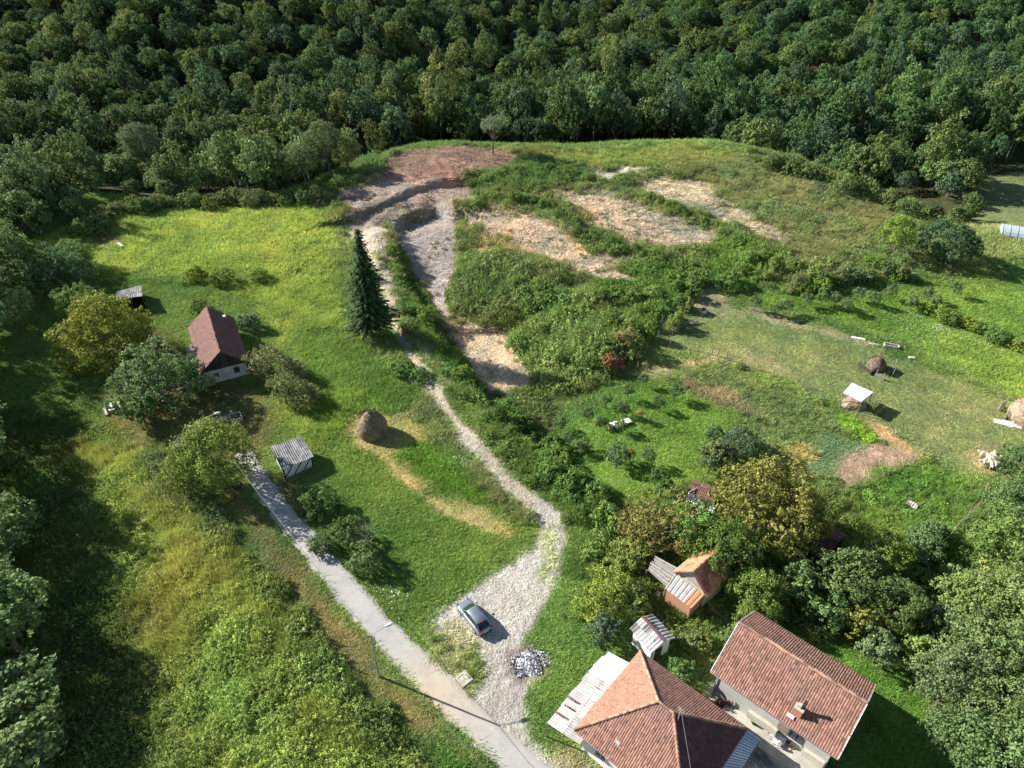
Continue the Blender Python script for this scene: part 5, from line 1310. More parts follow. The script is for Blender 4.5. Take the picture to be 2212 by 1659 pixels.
# burnt rubbish heap
q = G(1142, 1432); e = empty('ash_heap', q, 0); tag(e, 'low heap of grey and white ash and burnt rubbish at the edge of the gravel', 'ash heap')
mb = MB(); lathe(mb, [(1.4, -.1), (1.15, .12), (.75, .24), (.3, .30), (.02, .33)], 22, 5, .16); mb.build('ash_mound', M['ash'], e)
n = 900; a = rng.random(n) * 6.28; rr = np.sqrt(rng.random(n)) * 1.5; rr = rr * (1 + .22 * np.sin(2 * a + 1) + .12 * np.sin(5 * a)) + np.abs(rng.normal(size=n)) * .12; c = np.stack([np.cos(a) * rr * 1.1, np.sin(a) * rr, np.maximum(.06, .34 - .18 * rr) + rng.random(n) * .10], 1)
o = link(bpy.data.objects.new('burnt_scraps', leaf_mesh('burnt_scraps', c, rng.normal(size=(n, 3)) + np.array((0, 0, .6)), .17, [M['ash']], aspect=1.1))); o.parent = e; tag(o, kind='stuff')
mb = MB(); mb.box((-.15, .2, .3), (.22, .16, .1), .5); mb.build('blue_scrap', M['blue'], e)
# loose stones on the yard
xs, ys = jgrid(-14, 8, 24, 62, .42); zz = terrain(xs, ys); cg, g1, g2, g3_, g4, gvv, ow = fields(xs, ys)
m_ = (gvv > .75) & (rng.random(len(xs)) < .8); n = m_.sum()
c = np.stack([xs[m_], ys[m_], zz[m_] + .03], 1)
st = MB(); ico = [(1, 0, 0), (0, 1, 0), (-1, 0, 0), (0, -1, 0), (0, 0, 1)]
for p in c:
    s = .025 + .05 * rnd.random() ** 3; k = len(st.v); a = rnd.random() * 3; r = rnd.random()
    for x, y, z in ico: st.v.append((p[0] + (x * math.cos(a) - y * math.sin(a)) * s, p[1] + (x * math.sin(a) + y * math.cos(a)) * s * .8, p[2] + z * s * .8 - (.04 if z == 0 else 0)))
    for f in ((0, 1, 4), (1, 2, 4), (2, 3, 4), (3, 0, 4)): st.f.append(tuple(k + i for i in f)); st.m.append(0); st.r.append(r)
tag(st.build('gravel', M['stone']), 'loose pale stones on the gravel yard and track', kind='stuff')

# ------------------------------------------------------------------ fences
def fence(name, runs, label, h=1.3, m='wood', wires=(.45, .85, 1.2), rail=False, jit=.06):
    first = G(*runs[0][0]); e = empty(name, first, 0); tag(e, label, 'fence')
    lg = MB(); lg.tube([(0, 0, -.3), (0, 0, h)], [.075, .065], 6); pme = lg.mesh('fence_post', [M[m]])
    wm = MB()
    for run in runs:
        pts = [G(*p) - first for p in run]
        full = []
        for a, b in zip(pts[:-1], pts[1:]):
            n = max(1, int(round((b - a).length / 3.4)))
            full += [a.lerp(b, i / n) for i in range(n)]
        full.append(pts[-1])
        for i, p in enumerate(full):
            w_ = p + first; p.z = T(w_.x, w_.y) - first.z
            part('fence_post', pme, e, tuple(p), (rnd.uniform(-jit, jit), rnd.uniform(-jit, jit), 0))
        for a, b in zip(full[:-1], full[1:]):
            for wz in wires: wm.bar(a + Vector((0, 0, wz)), b + Vector((0, 0, wz)), .012 if not rail else .035)
    wm.build('rail' if rail else 'wire', M[m] if rail else M['cable'], e)
    return e
fence('wire_fence', [[(1575, 664), (1612, 668), (1690, 684), (1775, 700), (1855, 720), (1945, 748), (2020, 785), (2090, 825), (2160, 860), (2260, 905)]], 'long post and wire fence along the upper edge of the sheep pasture')
fence('wire_fence', [[(1378, 798), (1395, 803), (1445, 820), (1478, 830)], [c6(1065, 488), c6(1160, 432), c6(1275, 392), c6(1345, 360), c6(1420, 388)]], 'rustic stake fence on both sides of the little lane between orchard and pasture', 1.5, jit=.1)
fence('wire_fence', [[c6(860, 205), c6(960, 290), c6(1080, 302), c6(1190, 322), c6(1300, 352)]], 'short row of stakes crossing the pasture just above the lane', 1.4, jit=.1)
fence('wire_fence', [[c6(1420, 388), c6(1670, 475), c6(1800, 525), c8(145, 510), c8(260, 590), c8(480, 700), c8(720, 830), c8(930, 950)]], 'post and wire fence between the vegetable garden and the pasture', 1.3)
fence('wire_fence', [[c6(945, 565), c6(1130, 635), c6(1385, 745), c6(1535, 822), c6(1665, 872)]], 'stake fence between the orchard grass and the brown garden edge', 1.3)
fence('wire_fence', [[c8(930, 955), c8(800, 1030), c8(660, 1110), c8(500, 1165), c8(330, 1215)]], 'overgrown fence along the lower edge of the ploughed plot', 1.2, rail=True)
fence('wire_fence', [[(1530, 608), (1500, 632), (1465, 668), (1430, 700), (1400, 735), (1378, 775)]], 'fence at the foot of the tall green weeds, bounding the pasture corner', 1.5)
fence('wire_fence', [[c8(1345, 1185), c8(1300, 1300), c8(1160, 1440), c8(1040, 1590), c8(940, 1700)]], 'fence running down between the green plot and the right-hand woods', 1.3, rail=True)

# ------------------------------------------------------------------ sheep
def sheep_mesh():
    me = bpy.data.meshes.new('sheep'); 
    V = [(0, 0, .62), (.34, 0, .64), (-.34, 0, .62), (.5, 0, .78), (.66, 0, .86), (.82, 0, .76), (.34, .13, .4), (.34, .13, .02), (.34, -.13, .4), (.34, -.13, .02), (-.36, .13, .4), (-.40, .13, .22), (-.36, .13, .02), (-.36, -.13, .4), (-.40, -.13, .22), (-.36, -.13, .02), (-.52, 0, .66), (-.58, 0, .45), (.68, .12, .92), (.68, -.12, .92)]
    E = [(0, 1), (0, 2), (1, 3), (3, 4), (4, 5), (1, 6), (6, 7), (1, 8), (8, 9), (2, 10), (10, 11), (11, 12), (2, 13), (13, 14), (14, 15), (2, 16), (16, 17), (4, 18), (4, 19)]
    R = [.27, .25, .26, .14, .11, .06, .07, .035, .07, .035, .09, .045, .035, .09, .045, .035, .1, .04, .03, .03]
    me.from_pydata(V, E, []); me.materials.append(M['wool'])
    return me, R
sme, sR = sheep_mesh()
sheep0 = link(bpy.data.objects.new('sheep', sme))
bpy.context.view_layer.objects.active = sheep0
sk = sheep0.modifiers.new('skin', 'SKIN'); ss = sheep0.modifiers.new('smooth', 'SUBSURF'); ss.levels = ss.render_levels = 1
for i, r in enumerate(sR): sme.skin_vertices[0].data[i].radius = (r, r); sme.skin_vertices[0].data[i].use_root = (i == 0)
dg = bpy.context.evaluated_depsgraph_get(); baked = bpy.data.meshes.new_from_object(sheep0.evaluated_get(dg))
sheep0.modifiers.clear(); sheep0.data = baked
if not baked.materials: baked.materials.append(M['wool'])
SHP = (((1328, 975), 2.6, 'sheep standing apart at the upper edge of the huddle'), ((1368, 985), .3, 'sheep at the upper middle of the huddled flock'), ((1395, 990), 1.2, 'sheep at the upper corner of the flock nearest the trees'), ((1345, 1012), .2, 'sheep in the middle of the huddle, behind the lone upper one'),
       ((1380, 1010), 1.9, 'sheep at the very centre of the huddled flock'), ((1412, 1012), .5, 'sheep on the tree side of the huddle'), ((1335, 1035), 2.9, 'sheep at the lower outer edge of the huddle'), ((1372, 1040), 1.4, 'sheep at the lower middle of the huddled flock'), ((1405, 1040), .9, 'sheep at the lower corner of the flock, closest to the shade'))
for i, (pt, rz, lb) in enumerate(SHP):
    o = sheep0 if i == 0 else link(sheep0.copy())
    q = G(*c8(*pt)); o.location = q; o.rotation_euler = (0, 0, rz); o.scale = (1.15,) * 3
    tag(o, lb, 'sheep', 'sheep huddled in the pasture')

# ------------------------------------------------------------------ car
def loft(rings, mb, m=0, close=True, caps=True):
    n0 = len(mb.v); k = len(rings[0])
    for r in rings: mb.v += [tuple(p) for p in r]
    for i in range(len(rings) - 1):
        for j in range(k):
            a, b = n0 + i * k + j, n0 + i * k + (j + 1) % k
            mb.f.append((a, b, b + k, a + k)); mb.m.append(m); mb.r.append(.5)
    if caps:
        mb.f.append(tuple(n0 + j for j in reversed(range(k)))); mb.m.append(m); mb.r.append(.5)
        e = n0 + (len(rings) - 1) * k; mb.f.append(tuple(e + j for j in range(k))); mb.m.append(m); mb.r.append(.5)
gf, gr = G(1001, 1300, .8), G(1047, 1358, .8)
cd = gf - gr; crz = math.atan2(cd.y, cd.x); cc_ = (gf + gr) / 2
car = empty('parked_car', (cc_.x, cc_.y, T(cc_.x, cc_.y)), crz); car.scale = (1.05, 1.06, 1.05)
tag(car, 'silver-grey hatchback car parked on the pale gravel yard', 'car')
S_ = [(-2.20, .74, .34, .62, .50), (-2.14, .80, .22, .80, .68), (-1.85, .86, .20, .95, .74), (-1.35, .88, .20, .97, .76), (-.6, .885, .20, .96, .77), (.4, .885, .20, .95, .77), (1.0, .88, .20, .93, .75), (1.4, .87, .20, .88, .72), (1.85, .84, .20, .78, .64), (2.12, .74, .24, .66, .52), (2.22, .58, .32, .56, .42)]
rings = []
for x, hw, z0, z1, hw2 in S_:
    zm = z0 + (z1 - z0) * .55
    rings.append([(x, -hw * .92, z0), (x, -hw, z0 + .1), (x, -hw, zm), (x, -hw * .985, z1 - .08), (x, -hw2, z1), (x, 0, z1 + .02), (x, hw2, z1), (x, hw * .985, z1 - .08), (x, hw, zm), (x, hw, z0 + .1), (x, hw * .92, z0)])
mb = MB(); loft(rings, mb); body = mb.build('body', M['paint'], car, True)
bm_ = body.modifiers.new('soft', 'SUBSURF'); bm_.levels = bm_.render_levels = 1
# cabin: glass volume with painted roof and pillars over it
def cab(x, hw0, hw1, zb, zt): return [(x, -hw0, zb), (x, -hw1, zt), (x, hw1, zt), (x, hw0, zb)]
mb = MB()
P_b = [(-2.0, .60), (-1.75, .70), (.9, .72), (1.25, .62)]
base = [(-1.98, .66, .90), (1.20, .70, .90)]; top = [(-1.35, .52, 1.40), (-.2, .56, 1.47), (.42, .55, 1.41)]
def q3(x, y, z): return Vector((x, y, z))
for s in (-1, 1):
    f = [q3(-1.98, s * .70, .90), q3(1.22, s * .72, .88), q3(.42, s * .56, 1.40), q3(-.2, s * .57, 1.46), q3(-1.35, s * .53, 1.39)]
    mb.poly(f if s < 0 else f[::-1])
mb.build('side_glass', M['cglass'], car)
mb = MB(); mb.poly([q3(1.22, -.72, .88), q3(1.30, -.3, .90), q3(1.30, .3, .90), q3(1.22, .72, .88), q3(.42, .56, 1.40), q3(.46, 0, 1.43), q3(.42, -.56, 1.40)]); mb.build('windscreen', M['cglass'], car)
mb = MB(); mb.poly([q3(-1.98, .70, .90), q3(-2.04, .3, .92), q3(-2.04, -.3, .92), q3(-1.98, -.70, .90), q3(-1.35, -.53, 1.39), q3(-1.38, 0, 1.42), q3(-1.35, .53, 1.39)]); mb.build('rear_window', M['cglass'], car)
mb = MB()
xs_ = (-1.46, -1.35, -.75, -.2, .2, .42, .50); zs_ = (1.34, 1.41, 1.475, 1.49, 1.475, 1.43, 1.38)
R_ = []
for x, z in zip(xs_, zs_): R_.append([(x, -.59, z - .07), (x, -.50, z), (x, 0, z + .035), (x, .50, z), (x, .59, z - .07), (x, .5, z - .06), (x, -.5, z - .06)])
loft(R_, mb); mb.build('roof', M['paint'], car, True)
mb = MB()
for s in (-1, 1):
    mb.bar((1.24, s * .715, .90), (.44, s * .575, 1.405), .07, .05); mb.bar((-1.99, s * .69, .92), (-1.38, s * .55, 1.39), .13, .06); mb.bar((-.35, s * .725, .93), (-.40, s * .585, 1.44), .05, .03); mb.bar((-1.55, s * .71, .93), (-1.2, s * .57, 1.36), .16, .03)
mb.build('pillar', M['paint'], car)
wm_ = MB(); wm_.tube([(0, -.11, 0), (0, .11, 0)], .32, 18); wme = wm_.mesh('tyre', [M['rubber']], True)
rm_ = MB(); rm_.tube([(0, -.118, 0), (0, .118, 0)], .20, 12); rme = rm_.mesh('rim', [M['steel']])
for sx in (-1.33, 1.36):
    for sy in (-1, 1):
        wh = empty('wheel', (0, 0, 0)); wh.parent = car; wh.location = (sx, sy * .79, .32); part('tyre', wme, wh); part('rim', rme, wh)
for s in (-1, 1):
    mb = MB(); mb.box((.95, s * .98, .98), (.16, .2, .13), s * .25); mb.build('wing_mirror', M['paint'], car)
    mb = MB(); mb.box((2.02, s * .60, .64), (.28, .24, .12), -s * .5); mb.build('headlight', M['glass'], car)
    mb = MB(); mb.box((-2.12, s * .66, .80), (.12, .22, .16), s * .3); mb.build('tail_light', M['red'], car)
mb = MB(); mb.box((-1.47, 0, 1.40), (.08, .34, .04)); mb.build('brake_light', M['red'], car)
mb = MB(); mb.box((-2.225, 0, .60), (.02, .5, .11)); mb.build('number_plate', M['plate'], car)
mb = MB(); mb.box((-2.16, 0, .33), (.12, 1.3, .14)); mb.build('bumper', M['rubber'], car)

# ------------------------------------------------------------------ street lamps and cables
def lamp(px, py, top_px, h, arm_to, label):
    if top_px is None: b = G(px, py)
    else: q = G(*top_px, h); b = q
    b = Vector((b.x, b.y, T(b.x, b.y)))
    e = empty('street_lamp', b, 0); tag(e, label, 'street lamp', 'street lamps along the lane')
    mb = MB(); mb.tube([(0, 0, -.4), (0, 0, .4), (0, 0, h)], [.14, .13, .08], 10); mb.build('pole', M['steel'], e)
    d = Vector((arm_to[0], arm_to[1], 0)).normalized()
    mb = MB(); mb.tube([(0, 0, h - .1), tuple(d * .6 + Vector((0, 0, h + .12))), tuple(d * 1.55 + Vector((0, 0, h + .35)))], .035, 6); mb.build('arm', M['steel'], e)
    mb = MB(); hd = d * 1.85 + Vector((0, 0, h + .40)); 
    mb.tube([tuple(hd - d * .42), tuple(hd - d * .2), tuple(hd + d * .15), tuple(hd + d * .42)], [.07, .15, .17, .08], 10); mb.build('lamp_head', M['plastic'], e)
    mb = MB(); mb.bar((-.3, .1, h - .12), (.3, -.1, h - .12), .06); mb.build('crossarm', M['steel'], e)
    return b + Vector((0, 0, h - .05))
t1 = lamp(819, 1462, None, 7.1, (1.5, .75), 'street lamp with a white head standing in the verge opposite the parked car')
t2 = lamp(0, 0, c7(1020, 257), 7.1, (1.5, .6), 'street lamp whose white head rises behind the round tree by the road')
def cable(a, b, sag, label, r=.03):
    o = a.copy(); pts = []
    for i in range(25): t = i / 24; p = a.lerp(b, t) - o; p.z -= sag * 4 * t * (1 - t); pts.append(p)
    mb = MB(); mb.tube(pts, r, 5); e = mb.build('overhead_cable', M['cable'], None); e.location = o; tag(e, label, 'cable')
cable(t2, t1, .7, 'thin overhead cable strung between the two street lamps above the lane', .022)
far_ = G(1100, 1720, 6.6); cable(t1, Vector((far_.x, far_.y, 6.6)), .3, 'thin overhead cable leading from the lamp down the lane out of the photo', .022)
mz = Matrix.Rotation(krz, 3, 'Z') @ Vector((rl + .55, -.1, 0)); ma = Vector((ctr.x + mz.x, ctr.y + mz.y, kz + hr2 + 1.5))
far_ = G(*c3(965, 1300), 7.0); cable(ma, Vector((far_.x, far_.y - 4, 7.2)), .2, 'service cable from the mast on the hip roof', .02)
a_, b_ = g3(c4(835, 1362), 3.0), g3(c4(975, 1530), .6); cable(a_, b_, .3, 'slack pale cable from the barn gable towards the long house', .03)

# ------------------------------------------------------------------ trees
def tree(px, py, h, r, ci, col, label, cat='tree', name='tree', group=None, sq=1.0, world=None, low=.0):
    hc_ = max(h - r * .8 * sq, r * .45)
    if world is None:
        q = G(px, py, hc_); x, y = q.x, q.y
    else: x, y = world
    z = T(x, y)
    e = empty(name, (x, y, z), rnd.uniform(0, 6.28)); tag(e, label, cat, group)
    ci = ci % 5 if r > 2.6 else 5 + ci % 3
    cr = part('crown', CROWNS[ci], e, (0, 0, hc_), color=col); cr.scale = (r, r, r * sq)
    tk = part('trunk', TRUNKS[ci % 3], e, (0, 0, 0)); tk.scale = (r, r, max(.5, hc_ / 1.15))
    return e
def bush(px, py, h, r, bi, col, label, cat='bush', name='bush', group=None):
    q = G(px, py, h * .45)
    o = link(bpy.data.objects.new(name, BUSHES[bi % 3])); o.location = (q.x, q.y, T(q.x, q.y)); o.rotation_euler = (0, 0, rnd.uniform(0, 6.28))
    o.scale = (r, r, h / 1.05); o.color = (*col, 1); tag(o, label, cat, group)
    return o
TR = [
 (602, 800, 5.0, 4.0, 3, (.15, .15, .07), 'loose olive bushy tree right of the farmhouse gable'),
 (640, 850, 4.2, 3.2, 3, (.14, .155, .062), 'lower half-lit olive tree beside the farmhouse yard'),
 (238, 735, 7.5, 7.2, 0, (.15, .16, .03), 'broad mulberry-like tree with yellow-green leaves left of the old farmhouse'),
 (335, 830, 8.5, 6.8, 1, (.105, .155, .065), 'large grey-green fruit tree in front of the farmhouse gable'),
 (462, 985, 8.5, 5.0, 2, (.125, .165, .035), 'round mid-green tree overhanging the end of the road'),
 (415, 1030, 5.0, 3.2, 3, (.12, .15, .035), 'smaller olive tree merging into the foot of the round roadside tree'),
 (125, 585, 8.0, 5.6, 1, (.085, .14, .065), 'blue-green tree at the upper left corner of the farm plot'),
 (195, 668, 6.5, 4.6, 3, (.10, .155, .045), 'tree between the black open shed and the yellow-green tree'),
 (165, 560, 5.5, 3.8, 0, (.11, .16, .05), 'lighter small tree where the meadow meets the left woods'),
 (300, 880, 5.0, 2.6, 2, (.10, .15, .05), 'low side tree beside the picnic table'),
 (1640, 1090, 10.0, 6.0, 4, (.155, .15, .04), 'big walnut tree with olive-gold autumn leaves'),
 (1715, 1130, 8.0, 4.2, 2, (.12, .125, .03), 'dark olive tree pressed against the big walnut on its shady side'),
 (1425, 1135, 6.5, 4.3, 3, (.15, .14, .045), 'loose tree with brownish orange tops above the orange-roofed barn'),
 (1508, 1140, 6.5, 3.2, 1, (.10, .20, .045), 'fresh green tree between the red-roofed shed and the barn'),
 (1570, 1190, 7.0, 4.0, 2, (.07, .11, .025), 'dark green tree just behind the barn roof'),
 (1645, 1290, 5.0, 3.0, 0, (.11, .155, .035), 'bright apple tree between the barn and the long house'),
 (1725, 1265, 5.0, 2.6, 1, (.10, .15, .055), 'grey-green tree above the long house roof'),
 (1850, 1240, 6.5, 4.0, 3, (.095, .135, .045), 'broad grey-green tree below the long dark shed'),
 (1905, 1185, 5.5, 3.0, 2, (.13, .175, .035), 'yellowish green tree beside the end of the long shed'),
 (1790, 1320, 4.0, 2.3, 0, (.09, .15, .05), 'small tree upslope of the long house gable'),
 (1855, 1345, 4.0, 2.0, 1, (.16, .17, .04), 'pale yellowing young tree beside the long house roof'),
 (1900, 1400, 4.0, 1.9, 3, (.11, .155, .07), 'silvery young tree by the lawn behind the long house'),
 (1935, 1300, 5.5, 3.0, 4, (.085, .125, .04), 'dense green tree between garden plot and back lawn'),
 (2050, 1480, 7.0, 3.8, 4, (.105, .14, .06), 'large grey-green tree at the back lawn edge'),
 (2130, 1400, 7.5, 4.2, 1, (.11, .15, .055), 'large tree of the right woods level with the long house ridge'),
 (2190, 1300, 7.5, 4.0, 2, (.13, .165, .055), 'yellow-green tree of the right woods below the field corner'),
 (2105, 1290, 6.0, 3.6, 3, (.14, .19, .055), 'bright broad tree at the upper edge of the right woods'),
 (2165, 1560, 7.5, 4.0, 0, (.09, .125, .045), 'dark tree near the lower right corner of the woods'),
 (2090, 1600, 6.0, 3.2, 1, (.085, .13, .05), 'tree standing where the house shadow meets the woods'),
 (2215, 1470, 7.5, 4.0, 4, (.10, .145, .05), 'tree cut by the right photo edge level with the back lawn'),
 (2200, 1660, 9.0, 5.0, 2, (.085, .13, .045), 'tree filling the extreme lower right corner'),
 (2190, 1185, 8.0, 4.6, 1, (.10, .15, .04), 'tree at the right photo edge below the sheep'),
 (2232, 1010, 7.5, 3.8, 4, (.07, .115, .04), 'dark tree beside the huddled sheep'),
 (2215, 1100, 7.5, 4.2, 0, (.075, .12, .04), 'dark tree just below the one beside the sheep'),
 (1600, 955, 4.5, 3.0, 3, (.075, .11, .055), 'bluish dark fruit tree at the lower orchard edge'),
 (1560, 985, 4.0, 2.4, 1, (.10, .12, .055), 'thin brownish tree beside the bluish orchard one'),
 (1430, 1040, 4.2, 1.8, 4, (.055, .105, .03), 'dense dark green tree alone left of the red-roofed shed'),
 (1548, 935, 3.6, 1.3, 1, (.07, .12, .06), 'slim dark tree standing free at the right of the orchard'),
 (1355, 728, 4.6, 1.8, 3, (.19, .165, .06), 'straw-brown tree at the foot of the tall green weeds'),
 (1945, 505, 7.5, 3.6, 0, (.13, .19, .035), 'vine-covered bright green tree at the right end of the cleared hill'),
 (2058, 535, 7.0, 5.6, 4, (.055, .095, .045), 'broad dark bluish tree by the far grass strip'),
 (1305, 1357, 3.2, 2.0, 4, (.07, .105, .06), 'round dark grey-green shrub-like tree near the ash heap'),
 (1300, 1290, 4.0, 3.1, 3, (.185, .225, .045), 'yellow-green loose tree above the round dark one'),
 (1372, 1300, 3.2, 2.2, 1, (.13, .17, .05), 'light scrubby tree left of the plank roof'),
 (1468, 1452, 3.6, 1.8, 1, (.085, .145, .04), 'small green tree squeezed between the white shed and the two houses'),
 (790, 1205, 3.0, 2.0, 3, (.10, .14, .05), 'grey-green tree at the roadside below the mown field'),
 (745, 1150, 2.8, 2.0, 2, (.08, .12, .04), 'dark tree between road and grass strip, upslope of the grey-green one'),
 (690, 1090, 3.0, 2.2, 0, (.07, .12, .035), 'small dark tree below the braced corrugated shed'),
 (700, 305, 12.0, 4.4, 0, (.105, .13, .055), 'tallest pale-topped tree of the young wood, beside the soil bench'),
 (650, 345, 10.5, 4.0, 1, (.085, .12, .05), 'tall tree just left of the pale-topped one by the soil bench'),
 (745, 330, 8.5, 3.2, 3, (.12, .13, .04), 'yellow-tinged tree where the young wood meets the cleared hill'),
 (300, 300, 16.0, 4.8, 2, (.095, .125, .065), 'tall silvery tree rising from the middle of the young wood'),
 (1065, 270, 9.5, 3.0, 3, (.13, .16, .09), 'single pale tree standing up behind the red soil ridge'),
]
for t_ in TR: tree(*t_)
BU = [
 (537, 695, 2.6, 2.1, 0, (.09, .14, .075), 'round silvery bush beside the farmhouse roof'),
 (470, 605, 2.6, 2.4, 1, (.13, .165, .035), 'low yellowish bush behind the farmhouse'),
 (415, 595, 2.2, 2.0, 0, (.12, .155, .03), 'small bush upslope between black shed and farmhouse'),
 (555, 595, 1.8, 1.8, 2, (.13, .18, .035), 'little green bush on the meadow above the farmhouse'),
 (425, 660, 2.0, 1.7, 1, (.12, .16, .045), 'bush at the far gable of the farmhouse'),
 (1327, 785, 2.6, 2.0, 0, (.17, .08, .042), 'bright orange-red bush below the green weed mound'),
 (875, 798, 2.0, 2.2, 1, (.105, .18, .045), 'leafy green bush on the meadow side of the track'),
 (905, 815, 1.6, 1.6, 2, (.10, .17, .045), 'smaller bush hugging the track next to the leafy one'),
 (700, 1180, 1.6, 1.5, 2, (.06, .095, .03), 'dark low bush on the road verge'),
 (1025, 575, 1.6, 1.6, 1, (.12, .19, .045), 'bright tuft-like bush at the head of the grey soil floor'),
 (1480, 660, 2.2, 1.3, 0, (.16, .19, .06), 'upright pale bush in the pasture corner'),
 (1460, 700, 2.4, 1.1, 2, (.15, .19, .05), 'round shrub with a crate behind it in the pasture corner'),
 (850, 545, 2.0, 1.0, 1, (.12, .19, .03), 'bright young bush at the top of the bank beside the track'),
]
for b_ in BU: bush(*b_)
RW = [((2000, 1430), 2.2, 'on the back lawn side'), ((2080, 1350), 2.6, 'between the two biggest pale crowns'), ((2160, 1240), 2.4, 'below the fence foot'), ((2110, 1500), 2.4, 'in the thick of the trees'), ((2200, 1390), 2.6, 'close to the photo edge'), ((2130, 1640), 2.4, 'in the bottom corner'), ((2060, 1400), 2.0, 'at the open lawn corner'), ((2040, 1560), 1.9, 'next to the house shadow'), ((2190, 1540), 2.2, 'right of the darkest crown'), ((2070, 1250), 1.8, 'at the fence'), ((2150, 1340), 2.3, 'among the upper crowns'), ((2015, 1340), 1.8, 'left of the bright broad tree')]
for i, ((x, y), r, lb) in enumerate(RW):
    bush(x, y, r * 1.5, r, i, ((.13, .19, .05), (.10, .15, .055), (.16, .19, .06), (.12, .15, .07))[i % 4], ('lime green', 'mid green', 'yellow-green', 'greyish')[i % 4] + ' bush of the right woods ' + lb, group='bushes of the right-hand woods')
# hedges and rows of bushes
ORD = 'first second third fourth fifth sixth seventh eighth ninth tenth eleventh twelfth thirteenth fourteenth fifteenth sixteenth seventeenth'.split()
def row(pts, n, rr, hh, cols, labels, group, name='bush', cat='bush', jit=10):
    what, end_a, end_b = labels
    P = np.array(pts, float); d = np.r_[0, np.cumsum(np.hypot(*np.diff(P, axis=0).T))]
    for i in range(n):
        t = (i + .5) / n * d[-1]; x = np.interp(t, d, P[:, 0]) + rnd.uniform(-jit, jit); y = np.interp(t, d, P[:, 1]) + rnd.uniform(-jit, jit) * .6
        r = rnd.uniform(*rr); c = cols[rnd.randrange(len(cols))]; f = rnd.uniform(.85, 1.15)
        bush(x, y, rnd.uniform(*hh), r, rnd.randrange(3), tuple(v * f for v in c), '%s bush from the %s %s' % ((ORD[i], end_a, what) if i < n / 2 else (ORD[n - 1 - i], end_b, what)), cat, name, group)
row([(170, 500), (240, 455), (330, 438), (500, 432), (620, 430), (700, 424)], 34, (1.6, 2.8), (1.6, 3.4), [(.10, .14, .05), (.14, .16, .06), (.08, .125, .045)], ('end of the hedge behind the upper meadow', 'left-hand', 'soil-bench'), 'bushes between upper meadow and woods')
row([(1985, 658), (2060, 690), (2130, 715), (2212, 752), (2290, 785)], 18, (1.1, 1.7), (1.3, 2.1), [(.13, .19, .035), (.08, .13, .035), (.16, .2, .04)], ('end of the narrow hedge crossing the far meadow', 'upper', 'lower'), 'bushes of the hedge in the right-hand meadow', 'hedge_bush', 'bush', 5)
row([(1060, 885), (1120, 905), (1165, 955), (1200, 1000), (1240, 1050), (1290, 1085), (1330, 1125)], 26, (1.1, 2.0), (1.3, 2.6), [(.085, .15, .035), (.07, .12, .03), (.12, .185, .05)], ('end of the bushy strip between track and orchard', 'upper', 'lower'), 'bushes between track and orchard', jit=22)
row([(905, 670), (930, 710), (960, 750), (1000, 800), (1040, 850)], 12, (.9, 1.6), (1.2, 2.2), [(.10, .16, .035), (.13, .18, .04)], ('end of the row on the track bank', 'upper', 'lower'), 'bushes on the bank by the track', jit=8)
row([(1700, 625), (1800, 600), (1900, 580), (1960, 600)], 16, (1.2, 2.2), (1.5, 2.8), [(.10, .165, .03), (.09, .14, .055), (.13, .14, .06)], ('end of the bushes under the cleared hill', 'pasture', 'far'), 'bushes at the foot of the cleared hill', jit=18)
row([(1400, 1180), (1340, 1210), (1300, 1180)], 8, (1.2, 2.0), (1.4, 2.4), [(.10, .16, .035), (.15, .18, .05)], ('side of the bushes between gravel yard and barn', 'barn', 'yard'), 'bushes between gravel yard and barn', jit=25)
row([(2030, 1130), (1980, 1210), (1950, 1260)], 8, (1.2, 1.9), (1.4, 2.4), [(.10, .15, .04), (.08, .13, .05)], ('end of the bushes along the lower garden fence', 'upper', 'lower'), 'bushes along the lower garden fence', jit=22)
row([(1500, 1380), (1560, 1400), (1620, 1330), (1700, 1330)], 9, (.9, 1.5), (1.0, 1.8), [(.11, .16, .05), (.14, .17, .05)], ('end of the low bushes between barn and long house', 'yard', 'field'), 'bushes between barn and long house', jit=20)
row([(1650, 348), (1760, 375), (1850, 405), (1950, 445), (2050, 478), (2112, 440)], 30, (1.5, 2.6), (1.8, 3.6), [(.08, .12, .04), (.10, .14, .045), (.12, .15, .05)], ('end of the bushes under the forest edge', 'hilltop', 'greenhouse'), 'bushes under the forest edge', jit=10)
HC = [(.115, .175, .045), (.095, .15, .045), (.135, .185, .05)]
row([(1130, 745), (1200, 685), (1290, 690), (1370, 715), (1300, 770), (1220, 800)], 24, (1.2, 2.1), (1.9, 3.2), HC, ('end of the tall thicket above the lowest soil floor', 'floor', 'lower'), 'shrubs of the central thicket', 'shrub', 'shrub', 26)
row([(1000, 640), (1080, 600), (1180, 640), (1110, 670)], 14, (1.0, 1.8), (1.5, 2.6), HC, ('end of the dark mound beside the grey soil', 'soil', 'thicket'), 'shrubs of the dark mound', 'shrub', 'shrub', 22)
row([(1290, 640), (1400, 640), (1500, 600), (1440, 690), (1395, 730)], 16, (1.2, 2.0), (1.8, 3.0), HC, ('end of the green bank above the pasture corner', 'thicket', 'pasture'), 'shrubs above the pasture corner', 'shrub', 'shrub', 20)
row([(1560, 600), (1620, 550), (1700, 570), (1760, 590)], 12, (1.3, 2.2), (1.8, 3.0), HC, ('end of the bright thicket below the pale terraces', 'pasture', 'meadow'), 'shrubs below the pale terraces', 'shrub', 'shrub', 22)
row([(1015, 395), (1100, 372), (1200, 368), (1275, 382)], 12, (1.1, 1.9), (1.2, 2.0), HC, ('end of the green band beside the red soil', 'red-soil', 'pale-soil'), 'shrubs beside the red soil', 'shrub', 'shrub', 12)
